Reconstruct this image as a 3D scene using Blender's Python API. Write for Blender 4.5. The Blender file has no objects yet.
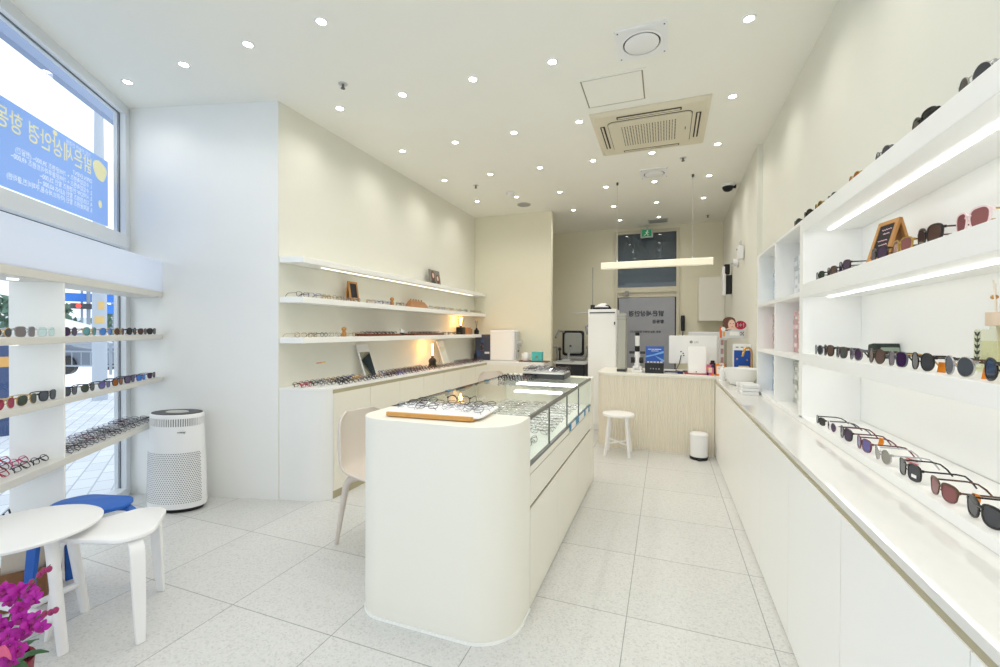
import bpy, math, random
from mathutils import Vector, Matrix, Euler
R = random.Random(7)
PI = math.pi
C = bpy.context.scene.collection
sc = bpy.context.scene

# ------------------------------------------------------------------ materials
MATS = {}
def srgb(c):
    return tuple(((x/255)/12.92 if x/255 <= .04045 else ((x/255+.055)/1.055)**2.4) for x in c)
def mat(name, col, rough=.5, metal=0, emit=None, es=0, trans=0, ior=1.45, spec=.5, noise=0, nscale=40, coat=0, alpha=1):
    if name in MATS: return MATS[name]
    m = bpy.data.materials.new(name); m.use_nodes = True
    nt = m.node_tree; b = nt.nodes['Principled BSDF']
    c = srgb(col)
    b.inputs['Base Color'].default_value = (*c, 1)
    b.inputs['Roughness'].default_value = rough
    b.inputs['Metallic'].default_value = metal
    b.inputs['IOR'].default_value = ior
    b.inputs['Specular IOR Level'].default_value = spec
    b.inputs['Transmission Weight'].default_value = trans
    b.inputs['Coat Weight'].default_value = coat
    b.inputs['Alpha'].default_value = alpha
    if emit:
        b.inputs['Emission Color'].default_value = (*srgb(emit), 1)
        b.inputs['Emission Strength'].default_value = es
    if noise:
        tc = nt.nodes.new('ShaderNodeTexCoord'); nz = nt.nodes.new('ShaderNodeTexNoise')
        nz.inputs['Scale'].default_value = nscale; nz.inputs['Detail'].default_value = 4
        nt.links.new(tc.outputs['Object'], nz.inputs['Vector'])
        mx = nt.nodes.new('ShaderNodeMix'); mx.data_type = 'RGBA'
        mx.inputs[6].default_value = (*[x*(1-noise) for x in c], 1)
        mx.inputs[7].default_value = (*[min(1, x*(1+noise)) for x in c], 1)
        nt.links.new(nz.outputs['Fac'], mx.inputs[0]); nt.links.new(mx.outputs[2], b.inputs['Base Color'])
        bp = nt.nodes.new('ShaderNodeBump'); bp.inputs['Strength'].default_value = .04
        nt.links.new(nz.outputs['Fac'], bp.inputs['Height']); nt.links.new(bp.outputs['Normal'], b.inputs['Normal'])
    MATS[name] = m
    return m
def glassmat(name, tint=(1, 1, 1), refl=1.0, ior=1.45, base=0.0):
    """thin architectural glass: clear, with fresnel reflection"""
    if name in MATS: return MATS[name]
    m = bpy.data.materials.new(name); m.use_nodes = True
    nt = m.node_tree; nt.nodes.clear()
    out = nt.nodes.new('ShaderNodeOutputMaterial'); t = nt.nodes.new('ShaderNodeBsdfTransparent')
    g = nt.nodes.new('ShaderNodeBsdfGlossy'); f = nt.nodes.new('ShaderNodeFresnel'); mx = nt.nodes.new('ShaderNodeMixShader')
    t.inputs['Color'].default_value = (*tint, 1); g.inputs['Roughness'].default_value = .01
    f.inputs['IOR'].default_value = ior
    ma = nt.nodes.new('ShaderNodeMath'); ma.operation = 'MULTIPLY_ADD'; ma.use_clamp = True
    ma.inputs[1].default_value = refl; ma.inputs[2].default_value = base
    geo = nt.nodes.new('ShaderNodeNewGeometry'); inv = nt.nodes.new('ShaderNodeMath'); inv.operation = 'MULTIPLY_ADD'; inv.inputs[1].default_value = -1; inv.inputs[2].default_value = 1
    mu = nt.nodes.new('ShaderNodeMath'); mu.operation = 'MULTIPLY'
    nt.links.new(geo.outputs['Backfacing'], inv.inputs[0]); nt.links.new(f.outputs[0], ma.inputs[0]); nt.links.new(ma.outputs[0], mu.inputs[0]); nt.links.new(inv.outputs[0], mu.inputs[1]); nt.links.new(mu.outputs[0], mx.inputs[0])
    nt.links.new(t.outputs[0], mx.inputs[1]); nt.links.new(g.outputs[0], mx.inputs[2]); nt.links.new(mx.outputs[0], out.inputs[0])
    MATS[name] = m
    return m

PAINT = mat('wall_paint', (230, 229, 218), .75, noise=.012, nscale=6)
BACKP = mat('wall_paint_cream', (234, 229, 208), .75, noise=.012, nscale=6)
PAINTW = mat('wall_paint_white', (240, 240, 237), .7, noise=.01, nscale=6)
CEIL = mat('ceiling_paint', (243, 242, 234), .85, noise=.01, nscale=5)
WHITE = mat('white_laminate', (246, 246, 243), .35)
CREAM = mat('cream_laminate', (238, 235, 224), .42)
CREAM2 = mat('cream_cabinet', (237, 234, 222), .45)
GROOVE = mat('beige_shadow_gap', (176, 168, 140), .6)
DGROOVE = mat('brown_groove', (120, 108, 88), .6)
QUARTZ = mat('white_quartz', (224, 223, 219), .06, noise=.02, nscale=30)
FLUTE = mat('fluted_cream', (230, 223, 206), .55)
WPLAS = mat('white_plastic', (240, 240, 240), .35)
WWOOD = mat('white_painted_wood', (240, 240, 240), .38)
BLUEW = mat('blue_painted_wood', (34, 98, 190), .45)
BLACK = mat('black_plastic', (22, 22, 25), .35)
DGREY = mat('dark_grey_plastic', (62, 64, 68), .4)
GREY = mat('grey_plastic', (150, 152, 152), .45)
LGREY = mat('light_grey', (200, 200, 196), .45)
ALU = mat('aluminium', (196, 200, 206), .3, .8)
WFRAME = mat('window_frame_white', (222, 226, 230), .4)
STEEL = mat('steel_trim', (110, 112, 112), .3, .7)
BEIGECH = mat('beige_chair_shell', (214, 204, 194), .5)
WOOD = mat('oak_wood', (190, 138, 78), .5, noise=.15, nscale=30)
BAMBOO = mat('bamboo_edge', (205, 152, 82), .5, noise=.1, nscale=30)
WALNUT = mat('walnut_tray', (116, 62, 42), .5, noise=.1, nscale=30)
TAN = mat('tan_wood', (176, 128, 88), .55, noise=.15, nscale=30)
CHALK = mat('chalkboard', (44, 42, 46), .7)
GOLD = mat('brushed_gold', (200, 160, 92), .25, .9)
TURQ = mat('turquoise_tin', (84, 190, 190), .4)
ACBEIGE = mat('aircon_beige', (222, 214, 192), .5)
ACDARK = mat('aircon_dark_slot', (60, 52, 40), .6)
SLEEVE = mat('paper_white', (238, 238, 236), .7)
ORANGE = mat('orange_tag', (238, 140, 30), .5)
GREEN = mat('sign_green', (24, 110, 70), .4, emit=(24, 130, 80), es=.5)
CERAMIC = mat('white_ceramic', (244, 244, 242), .08)
RED = mat('badge_red', (178, 30, 62), .4)
SKIN = mat('printed_skin', (232, 196, 176), .6)
HAIR = mat('printed_hair', (104, 70, 56), .6)
NAVY = mat('navy_print', (24, 38, 90), .4)
BLUEP = mat('blue_print', (46, 96, 188), .35)
LBLUEP = mat('light_blue_print', (120, 176, 232), .35)
SLATE = mat('slate_box', (70, 76, 92), .4)
DOORG = mat('frosted_door_grey', (164, 166, 174), .3)
DOORF = mat('door_frame_cream', (214, 208, 188), .45)
LETTER = mat('door_letter_grey', (102, 108, 119), .5)
TRANSOM = mat('dark_transom_glass', (80, 92, 104), .03, spec=.8)
MIRROR = mat('mirror_glass', (215, 222, 218), .02, 1)
LED = mat('led_strip', (255, 252, 246), .5, emit=(255, 252, 246), es=6)
LEDW = mat('led_strip_warm', (255, 246, 226), .5, emit=(255, 240, 214), es=4)
DIFF = mat('downlight_diffuser', (255, 255, 255), .5, emit=(255, 252, 245), es=22)
PEND = mat('pendant_shade', (248, 242, 224), .5, emit=(255, 240, 206), es=.26)
FIL = mat('filament', (255, 200, 120), .5, emit=(255, 186, 92), es=60)
BULB = glassmat('bulb_glass', (1, .93, .8), .7)
CLEAR = glassmat('showcase_glass', (.955, .985, .97), .95, 1.5)
GEDGE = mat('glass_edge_green', (70, 92, 92), .15)
WINGL = glassmat('window_glass', (.97, .985, 1), .6)
BOTTLE = glassmat('bottle_glass', (.93, .94, .86), .8)
FLUID = glassmat('diffuser_oil', (.93, .93, .80), .3)
LEAFP = mat('printed_leaf_green', (52, 62, 44), .5)
REED = mat('reed_stick', (240, 230, 212), .6)
PALEW = mat('pale_wood_cap', (226, 204, 178), .5)

# ------------------------------------------------------------------ mesh builder
class MB:
    def __init__(s): s.v = []; s.f = []; s.m = []; s.mi = 0; s.x = None
    def add(s, vs, fs):
        b = len(s.v)
        for p in vs:
            p = Vector(p)
            s.v.append(s.x @ p if s.x is not None else p)
        for f in fs: s.f.append([b+i for i in f]); s.m.append(s.mi)
    def box(s, lo, hi):
        x0, y0, z0 = lo; x1, y1, z1 = hi
        s.add([(x0,y0,z0),(x1,y0,z0),(x1,y1,z0),(x0,y1,z0),(x0,y0,z1),(x1,y0,z1),(x1,y1,z1),(x0,y1,z1)],
              [(0,3,2,1),(4,5,6,7),(0,1,5,4),(1,2,6,5),(2,3,7,6),(3,0,4,7)])
        return s
    def prism(s, poly, z0, z1, axis='z'):
        n = len(poly)
        a = sum(poly[i][0]*poly[(i+1)%n][1]-poly[(i+1)%n][0]*poly[i][1] for i in range(n))
        if a < 0: poly = poly[::-1]
        if axis == 'z': mk = lambda p, z: (p[0], p[1], z)
        elif axis == 'y': mk = lambda p, z: (p[0], -z, p[1])     # poly in xz, extruded along -y
        else: mk = lambda p, z: (z, p[0], p[1])                  # poly in yz, extruded along x
        s.add([mk(p, z0) for p in poly]+[mk(p, z1) for p in poly],
              [tuple(range(n))[::-1], tuple(range(n, 2*n))]+[(i, (i+1)%n, n+(i+1)%n, n+i) for i in range(n)])
        return s
    def lathe(s, prof, n=24, c=(0,0,0), sx=1, sy=1, loop=False):
        vs = []; fs = []
        for r, z in prof:
            for k in range(n):
                a = 2*PI*k/n; vs.append((c[0]+r*sx*math.cos(a), c[1]+r*sy*math.sin(a), c[2]+z))
        for i in range(len(prof)-1):
            for k in range(n):
                k2 = (k+1)%n; fs.append((i*n+k, i*n+k2, (i+1)*n+k2, (i+1)*n+k))
        if loop:
            i = len(prof)-1
            for k in range(n): fs.append((i*n+k, i*n+(k+1)%n, (k+1)%n, k))
            s.add(vs, fs); return s
        if prof[0][0] > 1e-6: fs.append(tuple(range(n))[::-1])
        if prof[-1][0] > 1e-6: fs.append(tuple(range((len(prof)-1)*n, len(prof)*n)))
        s.add(vs, fs); return s
    def tube(s, pts, r, n=8, cap=True, ry=None, ref=None):
        pts = [Vector(p) for p in pts]; rr = r if isinstance(r, (list, tuple)) else [r]*len(pts)
        ryy = rr if ry is None else (ry if isinstance(ry, (list, tuple)) else [ry]*len(pts))
        vs = []; fs = []; up = Vector(ref) if ref else None
        for i, p in enumerate(pts):
            t = (pts[min(i+1, len(pts)-1)]-pts[max(i-1, 0)]).normalized()
            if up is None or abs(up.dot(t)) > .999:
                up = Vector((0,0,1)) if abs(t.z) < .9 else Vector((1,0,0))
            a = (up - t*up.dot(t)).normalized(); b = t.cross(a)
            if not ref: up = a
            for k in range(n):
                q = 2*PI*k/n + PI/n; vs.append(p + a*rr[i]*math.cos(q) + b*ryy[i]*math.sin(q))
        for i in range(len(pts)-1):
            for k in range(n):
                k2 = (k+1)%n; fs.append((i*n+k, i*n+k2, (i+1)*n+k2, (i+1)*n+k))
        if cap: fs.append(tuple(range(n))[::-1]); fs.append(tuple(range((len(pts)-1)*n, len(pts)*n)))
        s.add(vs, fs); return s
    def cyl(s, p0, p1, r0, r1=None, n=16): return s.tube([p0, p1], [r0, r0 if r1 is None else r1], n)
    def ball(s, c, r, sx=1, sy=1, sz=1, n=12, m=8):
        prof = [(max(0, r*math.sin(PI*i/m)), -r*sz*math.cos(PI*i/m)) for i in range(m+1)]
        prof[0] = (1e-7, -r*sz); prof[-1] = (1e-7, r*sz)
        return s.lathe(prof, n, c, sx, sy)
    def slabs(s, rows):
        """loft of closed rings of equal length"""
        n = len(rows[0]); vs = [p for r in rows for p in r]; fs = []
        for i in range(len(rows)-1):
            for k in range(n):
                k2 = (k+1)%n; fs.append((i*n+k, i*n+k2, (i+1)*n+k2, (i+1)*n+k))
        fs.append(tuple(range(n))[::-1]); fs.append(tuple(range((len(rows)-1)*n, len(rows)*n)))
        s.add(vs, fs); return s
    def mesh(s, name, *mats, smooth=40):
        me = bpy.data.meshes.new(name); me.from_pydata([tuple(v) for v in s.v], [], s.f); me.update()
        for m in mats: me.materials.append(m)
        if any(s.m): me.polygons.foreach_set('material_index', s.m)
        import bmesh
        bm = bmesh.new(); bm.from_mesh(me); bmesh.ops.recalc_face_normals(bm, faces=bm.faces); bm.to_mesh(me); bm.free()
        if smooth:
            me.polygons.foreach_set('use_smooth', [True]*len(me.polygons)); me.set_sharp_from_angle(angle=math.radians(smooth))
        return me
    def obj(s, name, m, parent=None, bevel=0, smooth=40, mats=None):
        o = bpy.data.objects.new(name, s.mesh(name, *(mats or [m]), smooth=smooth)); C.objects.link(o)
        if parent is not None: o.parent = parent
        if bevel:
            b = o.modifiers.new('bevel', 'BEVEL'); b.width = bevel; b.segments = 2; b.limit_method = 'ANGLE'; b.angle_limit = math.radians(50)
        return o

def rrect(x0, y0, x1, y1, r, n=6):
    r = r if isinstance(r, (list, tuple)) else [r]*4     # corners: (x0,y0),(x1,y0),(x1,y1),(x0,y1)
    out = []
    for (cx, cy, a0, q) in ((x0, y0, PI, 0), (x1, y0, 1.5*PI, 1), (x1, y1, 0, 2), (x0, y1, .5*PI, 3)):
        rr = r[q]
        if rr < 1e-5: out.append((cx, cy)); continue
        ox = cx+rr if q in (0, 3) else cx-rr; oy = cy+rr if q in (0, 1) else cy-rr
        for k in range(n+1):
            a = a0+.5*PI*k/n; out.append((ox+rr*math.cos(a), oy+rr*math.sin(a)))
    return out
def box(lo, hi): return MB().box(lo, hi)
def empty(name, loc=(0,0,0), rz=0, label=None, cat=None, group=None):
    o = bpy.data.objects.new(name, None); C.objects.link(o); o.location = loc; o.rotation_euler = (0, 0, rz); o.empty_display_size = .05
    return tag(o, label, cat, group)
def tag(o, label=None, cat=None, group=None, kind=None):
    for k, v in (('label', label), ('category', cat), ('group', group), ('kind', kind)):
        if v: o[k] = v
    return o
def struct(name, mb, m, bevel=0, smooth=0, parent=None):
    o = mb.obj(name, m, parent, bevel, smooth)
    if parent is None: o['kind'] = 'structure'
    return o
def copy_tree(o, parent=None):
    c = o.copy(); C.objects.link(c); c.parent = parent
    for ch in list(o.children): copy_tree(ch, c)
    return c
def text_mb(s, size, align='CENTER', mirror=False, depth=.0006):
    cu = bpy.data.curves.new('lettering', 'FONT'); cu.body = s; cu.size = size; cu.align_x = align; cu.extrude = depth; cu.resolution_u = 3
    o = bpy.data.objects.new('lettering', cu); C.objects.link(o)
    dg = bpy.context.evaluated_depsgraph_get(); dg.update()
    me = bpy.data.meshes.new_from_object(o.evaluated_get(dg))
    mb = MB(); sx = -1 if mirror else 1
    mb.add([(sx*v.co.x, v.co.y, v.co.z) for v in me.vertices], [tuple(p.vertices) for p in me.polygons])
    bpy.data.objects.remove(o); bpy.data.curves.remove(cu); bpy.data.meshes.remove(me)
    return mb
def text(s, size, m, parent, M, align='CENTER', mirror=False, name='lettering', depth=.0006, weight=0):
    """flat raised letters; M maps text plane (x right, y up, z out) to the parent's space"""
    mb = text_mb(s, size, align, mirror, depth)
    if not mb.v: return None
    if weight:
        src = list(mb.v); fs = list(mb.f); mb2 = MB()
        for dx, dy in ((-weight, 0), (weight, 0), (0, weight), (0, -weight)): mb2.add([v+Vector((dx, dy, 0)) for v in src], fs)
        mb = mb2
    mb.v = [M @ v for v in mb.v]
    return mb.obj(name, m, parent, smooth=0)
def basis(o, x, y):
    """matrix from origin o and in-plane axes x (right), y (up)"""
    x = Vector(x).normalized(); y = Vector(y).normalized(); z = x.cross(y)
    M = Matrix.Identity(4)
    for i in range(3): M[i][0] = x[i]; M[i][1] = y[i]; M[i][2] = z[i]; M[i][3] = o[i]
    return M
def ordn(i): return ['first','second','third','fourth','fifth','sixth','seventh','eighth','ninth','tenth','eleventh','twelfth','thirteenth','fourteenth','fifteenth','sixteenth','seventeenth','eighteenth','nineteenth','twentieth','twenty-first','twenty-second','twenty-third','twenty-fourth'][i]

# ------------------------------------------------------------------ room data (metres; X right, Y into the shop, Z up)
H = 3.128
W = Vector((-4.091, 2.256, 0)); DW = Vector((.595, -.804, 0)); NW = Vector((.804, .595, 0))   # window line: corner, direction, inward normal
K = Vector((-2.841, 2.592, 0)); D2 = Vector((.966, .26, 0)); N2 = Vector((.26, -.966, 0))     # the corner wall
def win(t, off, z): return W + DW*t + NW*off + Vector((0, 0, z))
def wbox(mb, t0, t1, o0, o1, z0, z1):
    q = [win(t0,o0,0), win(t1,o0,0), win(t1,o1,0), win(t0,o1,0)]
    return mb.prism([(p.x, p.y) for p in q], z0, z1)
XL = -2.841; YP = 6.37; YB = 7.92; YF = -2.7

# floor with 60 cm terrazzo tiles
def floor_mat():
    m = bpy.data.materials.new('terrazzo_tiles'); m.use_nodes = True; nt = m.node_tree; b = nt.nodes['Principled BSDF']; L = nt.links
    geo = nt.nodes.new('ShaderNodeNewGeometry'); mp = nt.nodes.new('ShaderNodeMapping')
    mp.inputs['Location'].default_value = (1.9636/.6, -1.523/.6, 0); mp.inputs['Scale'].default_value = (1/.6, 1/.6, 1)
    L.new(geo.outputs['Position'], mp.inputs['Vector'])
    br = nt.nodes.new('ShaderNodeTexBrick'); br.offset = 0; br.inputs['Scale'].default_value = 1
    br.inputs['Mortar Size'].default_value = .0035; br.inputs['Mortar Smooth'].default_value = .1
    br.inputs['Brick Width'].default_value = 1; br.inputs['Row Height'].default_value = 1
    br.inputs['Color1'].default_value = (*srgb((213, 213, 210)), 1); br.inputs['Color2'].default_value = (*srgb((208, 208, 205)), 1)
    br.inputs['Mortar'].default_value = (*srgb((150, 150, 148)), 1)
    L.new(mp.outputs['Vector'], br.inputs['Vector'])
    vo = nt.nodes.new('ShaderNodeTexVoronoi'); vo.inputs['Scale'].default_value = 130
    L.new(geo.outputs['Position'], vo.inputs['Vector'])
    cr = nt.nodes.new('ShaderNodeValToRGB')
    for i, (p, c) in enumerate(((0, .80), (.25, .96), (.6, 1.0), (1, 1.06))):
        e = cr.color_ramp.elements[i] if i < 2 else cr.color_ramp.elements.new(p)
        e.position = p; e.color = (c, c, c, 1)
    sp = nt.nodes.new('ShaderNodeSeparateColor'); L.new(vo.outputs['Color'], sp.inputs[0]); L.new(sp.outputs[0], cr.inputs[0])
    mx = nt.nodes.new('ShaderNodeMix'); mx.data_type = 'RGBA'; mx.blend_type = 'MULTIPLY'; mx.inputs[0].default_value = .8
    L.new(br.outputs['Color'], mx.inputs[6]); L.new(cr.outputs[0], mx.inputs[7]); L.new(mx.outputs[2], b.inputs['Base Color'])
    b.inputs['Roughness'].default_value = .38
    return m
a = W; f = win(4.4, 0, 0)
foot = [(W.x, W.y), (f.x, f.y), (1.3, f.y), (1.3, 8.2), (-3.0, 8.2), (-3.0, K.y)]
struct('floor', MB().prism(foot, -.12, 0), floor_mat())
struct('ceiling', MB().prism(foot, H, H+.15), CEIL)
# walls
k2 = K - N2*.2; w2 = W - N2*.2
struct('wall_corner', MB().prism([(W.x, W.y), (K.x, K.y), (K.x-.003, K.y+.002), (K.x-.003, K.y+.25), (w2.x-.15, w2.y)], 0, H), PAINTW)
struct('wall_left', box((XL-.16, K.y+.0008, 0), (XL, YP+.1, H)), PAINT)
struct('wall_partition', box((XL, YP, 0), (-1.6, YP+.1, H)), BACKP)
struct('wall_back', box((-3.0, YB, 0), (-.84, YB+.15, H)).box((.215, YB, 0), (1.0, YB+.15, H)).box((-.84, YB, 3.07), (.215, YB+.15, H)), BACKP)
struct('wall_side', box((-3.0, YP+.1, 0), (-2.85, YB, H)), BACKP)
m = MB()
m.prism([(.86, YF), (.86, 4.79), (.815, 4.79), (.87, YB), (1.3, YB), (1.3, YF)], 1.97, H)
m.prism([(.86, 4.18), (.86, 4.79), (.815, 4.79), (.87, YB), (1.3, YB), (1.3, 4.18)], 0, 1.97)
m.box((.985, YF, 0), (1.3, 4.18, 1.97))
struct('wall_right', m, PAINT)

# ------------------------------------------------------------------ shop window on the left
wf = MB()
wbox(wf, 0, .075, -.06, .02, 0, H)                      # corner jamb
wbox(wf, .075, 4.4, -.06, .02, 3.055, H)                # head
wbox(wf, .075, 4.4, -.06, .045, 1.985, 2.085)           # transom
wbox(wf, .075, 4.4, -.06, .03, 0, .07)                  # sill
wbox(wf, 2.0, 2.07, -.06, .02, 0, 3.055)                # mullion
w1 = struct('window_1', wf, WFRAME)
wg = wbox(MB(), .075, 4.4, -.035, -.025, .07, 1.985); wbox(wg, .075, 4.4, -.035, -.025, 2.085, 3.055)
o = wg.obj('window_pane', WINGL, w1)
wt = wbox(MB(), .075, .079, -.024, -.016, .07, 3.055); wbox(wt, .079, 4.4, -.024, -.016, 1.979, 1.985); wbox(wt, .079, 4.4, -.024, -.016, 3.05, 3.055)
wt.obj('window_gasket', mat('gasket_dark', (96, 104, 112), .5), w1)

# window shelving unit
un = empty('window_shelf_unit', win(.9, .16, 0), 0, 'white window shelving unit with a tall divider panel and frosted fascia', 'shelf unit')
inv = Matrix.Translation(-un.location)
def wpart(name, mb, m, bevel=0):
    mb.v = [v - un.location for v in mb.v]; return mb.obj(name, m, un, bevel)
SH = {'top': (1.595, 1.64), 'upper': (1.262, 1.298), 'middle': (.925, .957), 'lower': (.585, .625)}
SHELFW = mat('window_shelf_white', (216, 214, 207), .45)
for k, (z0, z1) in SH.items():
    m = MB()
    q = [win(.118, .288, 0), win(2.6, .288, 0), win(2.6, .05, 0), win(.03, .05, 0)]
    m.prism([(p.x, p.y) for p in q], z0, z1); wpart('shelf', m, SHELFW, .003)
wpart('divider_panel', wbox(MB(), 1.258, 1.27, .045, .284, 0, 1.595), WHITE)
frost = bpy.data.materials.new('frosted_acrylic'); frost.use_nodes = True
_n = frost.node_tree; _n.nodes.clear(); _o = _n.nodes.new('ShaderNodeOutputMaterial'); _t = _n.nodes.new('ShaderNodeBsdfTranslucent'); _d = _n.nodes.new('ShaderNodeBsdfDiffuse'); _x = _n.nodes.new('ShaderNodeMixShader')
_t.inputs[0].default_value = (.93, .95, 1, 1); _d.inputs[0].default_value = (.9, .92, .96, 1); _x.inputs[0].default_value = .3
_n.links.new(_t.outputs[0], _x.inputs[1]); _n.links.new(_d.outputs[0], _x.inputs[2]); _n.links.new(_x.outputs[0], _o.inputs[0])
q = [win(.116, .284, 0), win(2.6, .284, 0), win(2.6, .278, 0), win(.114, .278, 0)]
wpart('fascia', MB().prism([(p.x, p.y) for p in q], 1.64, 1.882), frost)
for t in (1.44,):     # little puck lights under the shelves
    for z in (1.595, 1.262):
        c = win(t, .17, z); m = MB().lathe([(.02, -.006), (.022, -.001), (.022, 0)], 14, c); wpart('puck_light', m, mat('puck_glow', (255, 250, 240), .5, emit=(255, 250, 240), es=3))

# banner outside the window
bn = empty('banner', win(.07, -.1, 2.15), 0, 'blue shop banner with yellow Korean lettering hanging outside the upper window', 'banner')
def bpart(name, mb, m):
    mb.v = [v - bn.location for v in mb.v]; return mb.obj(name, m, bn, smooth=0)
def cloth(name, col):
    m = bpy.data.materials.new(name); m.use_nodes = True; n_ = m.node_tree; n_.nodes.clear(); o_ = n_.nodes.new('ShaderNodeOutputMaterial'); t_ = n_.nodes.new('ShaderNodeBsdfTranslucent'); d_ = n_.nodes.new('ShaderNodeBsdfDiffuse'); x_ = n_.nodes.new('ShaderNodeMixShader')
    for q_ in (t_, d_): q_.inputs[0].default_value = (*srgb(col), 1)
    x_.inputs[0].default_value = .25; n_.links.new(t_.outputs[0], x_.inputs[1]); n_.links.new(d_.outputs[0], x_.inputs[2]); n_.links.new(x_.outputs[0], o_.inputs[0]); return m
BANB = cloth('banner_blue', (168, 198, 244)); BANY = cloth('banner_yellow', (255, 243, 188)); BANW = cloth('banner_white', (250, 251, 255))
def bmap(t, z, off): return win(t, off, z) - bn.location
def film(name, loops, off, m):
    cu = bpy.data.curves.new(name, 'CURVE'); cu.dimensions = '2D'; cu.fill_mode = 'BOTH'; cu.resolution_u = 4
    for lp in loops:
        if lp[0] == 'poly':
            sp = cu.splines.new('POLY'); sp.points.add(len(lp[1])-1)
            for p, q in zip(sp.points, lp[1]): p.co = (q[0], q[1], 0, 1)
        else:
            sp = cu.splines.new('BEZIER'); sp.bezier_points.add(len(lp[1])-1)
            for p, (a_, b_, c_) in zip(sp.bezier_points, lp[1]):
                p.handle_left_type = p.handle_right_type = 'FREE'; p.co = (*b_, 0); p.handle_left = (*a_, 0); p.handle_right = (*c_, 0)
        sp.use_cyclic_u = True
    o_ = bpy.data.objects.new(name, cu); C.objects.link(o_); dg = bpy.context.evaluated_depsgraph_get(); dg.update()
    me = bpy.data.meshes.new_from_object(o_.evaluated_get(dg)); bpy.data.objects.remove(o_); bpy.data.curves.remove(cu)
    mb = MB(); mb.add([bmap(v.co.x, v.co.y, off) for v in me.vertices], [tuple(p.vertices) for p in me.polygons]); bpy.data.meshes.remove(me)
    return mb.obj(name, m, bn, smooth=0)
def glyphs(txt, size, t, z, sx=1, sy=1, bold=0):
    cu = bpy.data.curves.new('g', 'FONT'); cu.body = txt; cu.size = size; cu.align_x = 'LEFT'
    o_ = bpy.data.objects.new('g', cu); C.objects.link(o_); bpy.ops.object.select_all(action='DESELECT'); o_.select_set(True); bpy.context.view_layer.objects.active = o_
    bpy.ops.object.convert(target='CURVE'); o_ = bpy.context.view_layer.objects.active; out = []
    f_ = lambda v: (t+v[0]*sx, z+v[1]*sy)
    for sp in o_.data.splines:
        if sp.type == 'BEZIER':
            b_ = sp.bezier_points; pts = []
            for q in range(len(b_)):
                A, B = b_[q], b_[(q+1) % len(b_)]; st_ = (A.handle_right-A.co).cross(B.co-A.co).length + (B.handle_left-B.co).cross(B.co-A.co).length < 1e-9
                for u in ((0,) if st_ else (0, .25, .5, .75)): pts.append(A.co*(1-u)**3 + A.handle_right*3*u*(1-u)**2 + B.handle_left*3*u*u*(1-u) + B.co*u**3)
        else: pts = [Vector(p.co[:3]) for p in sp.points]
        clean = [p for q, p in enumerate(pts) if (p-pts[q-1]).length > 1e-6]
        if len(clean) > 2: out.append(clean)
    area = lambda P_: sum(P_[q].x*P_[(q+1) % len(P_)].y-P_[(q+1) % len(P_)].x*P_[q].y for q in range(len(P_)))
    sg_ = 1 if area(max(out, key=lambda P_: abs(area(P_)))) > 0 else -1; res = []
    for P_ in out:          # a heavier weight: every outline moved outwards
        n_ = len(P_); Q_ = []
        for q in range(n_):
            d1 = (P_[q]-P_[q-1]).normalized(); d2 = (P_[(q+1) % n_]-P_[q]).normalized(); t_ = (d1+d2); t_ = t_.normalized() if t_.length > 1e-4 else d1
            Q_.append(f_((P_[q].x+t_.y*bold*sg_, P_[q].y-t_.x*bold*sg_)))
        res.append(('poly', Q_))
    out = res
    d_ = o_.data; bpy.data.objects.remove(o_); bpy.data.curves.remove(d_); return out
def rect(t0, t1, z0, z1): return ('poly', [(t0, z0), (t1, z0), (t1, z1), (t0, z1)])
spots = [('poly', [(.173+.078*(1+.14*math.sin(3*a)+.08*math.cos(2*a))*math.cos(a), 2.553+.082*(1+.12*math.sin(2*a+1))*math.sin(a)) for a in [2*PI*k/28 for k in range(28)]]),
         ('poly', [(.172+.022*math.cos(a), 2.30+.03*math.sin(a)) for a in [2*PI*k/20 for k in range(20)]]), ('poly', [(.66+.022*math.cos(a), 2.634+.018*math.sin(a)) for a in [2*PI*k/20 for k in range(20)]])]
big = glyphs('밝은세상안경 항동점', .114, .27, 2.50, 1, 1.18, .0012)
small = glyphs('가장 진솔한 안경원', .034, .285, 2.612, 1, 1.05)
for i, l in enumerate(['OPEN EVENT', '1. 수입압축렌즈 + 가벼운렌즈 39,000~ (한달간)', '2. 수입압축렌즈 + 가벼운블루라이트렌즈 49,000~', '3. 시력OFF 안경렌즈 할인 25,000~', '4. 다초점렌즈 할인 (LENS 60,000 ~)', '5. 일회용렌즈 할인 (아큐브,바슈롬,쿠퍼비전,클라렌)']):
    small += glyphs(l, .037, .27, 2.425-.043*i, 1, 1.12, .0004)
film('blue_print', [rect(.07, 2.6, 2.15, 2.66)] + spots + big + small, -.0985, BANB)
film('yellow_print', big + spots, -.0995, BANY)
film('sheet', [rect(.07, 2.6, 2.15, 2.66)], -.1008, BANW)
# header box of the roller shutter outside, above the window
o = struct('shutter_header_wall', wbox(MB(), -.9, 5, -.46, -.4, 3.27, 3.9), mat('grey_header', (150, 166, 196), .6))

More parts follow.
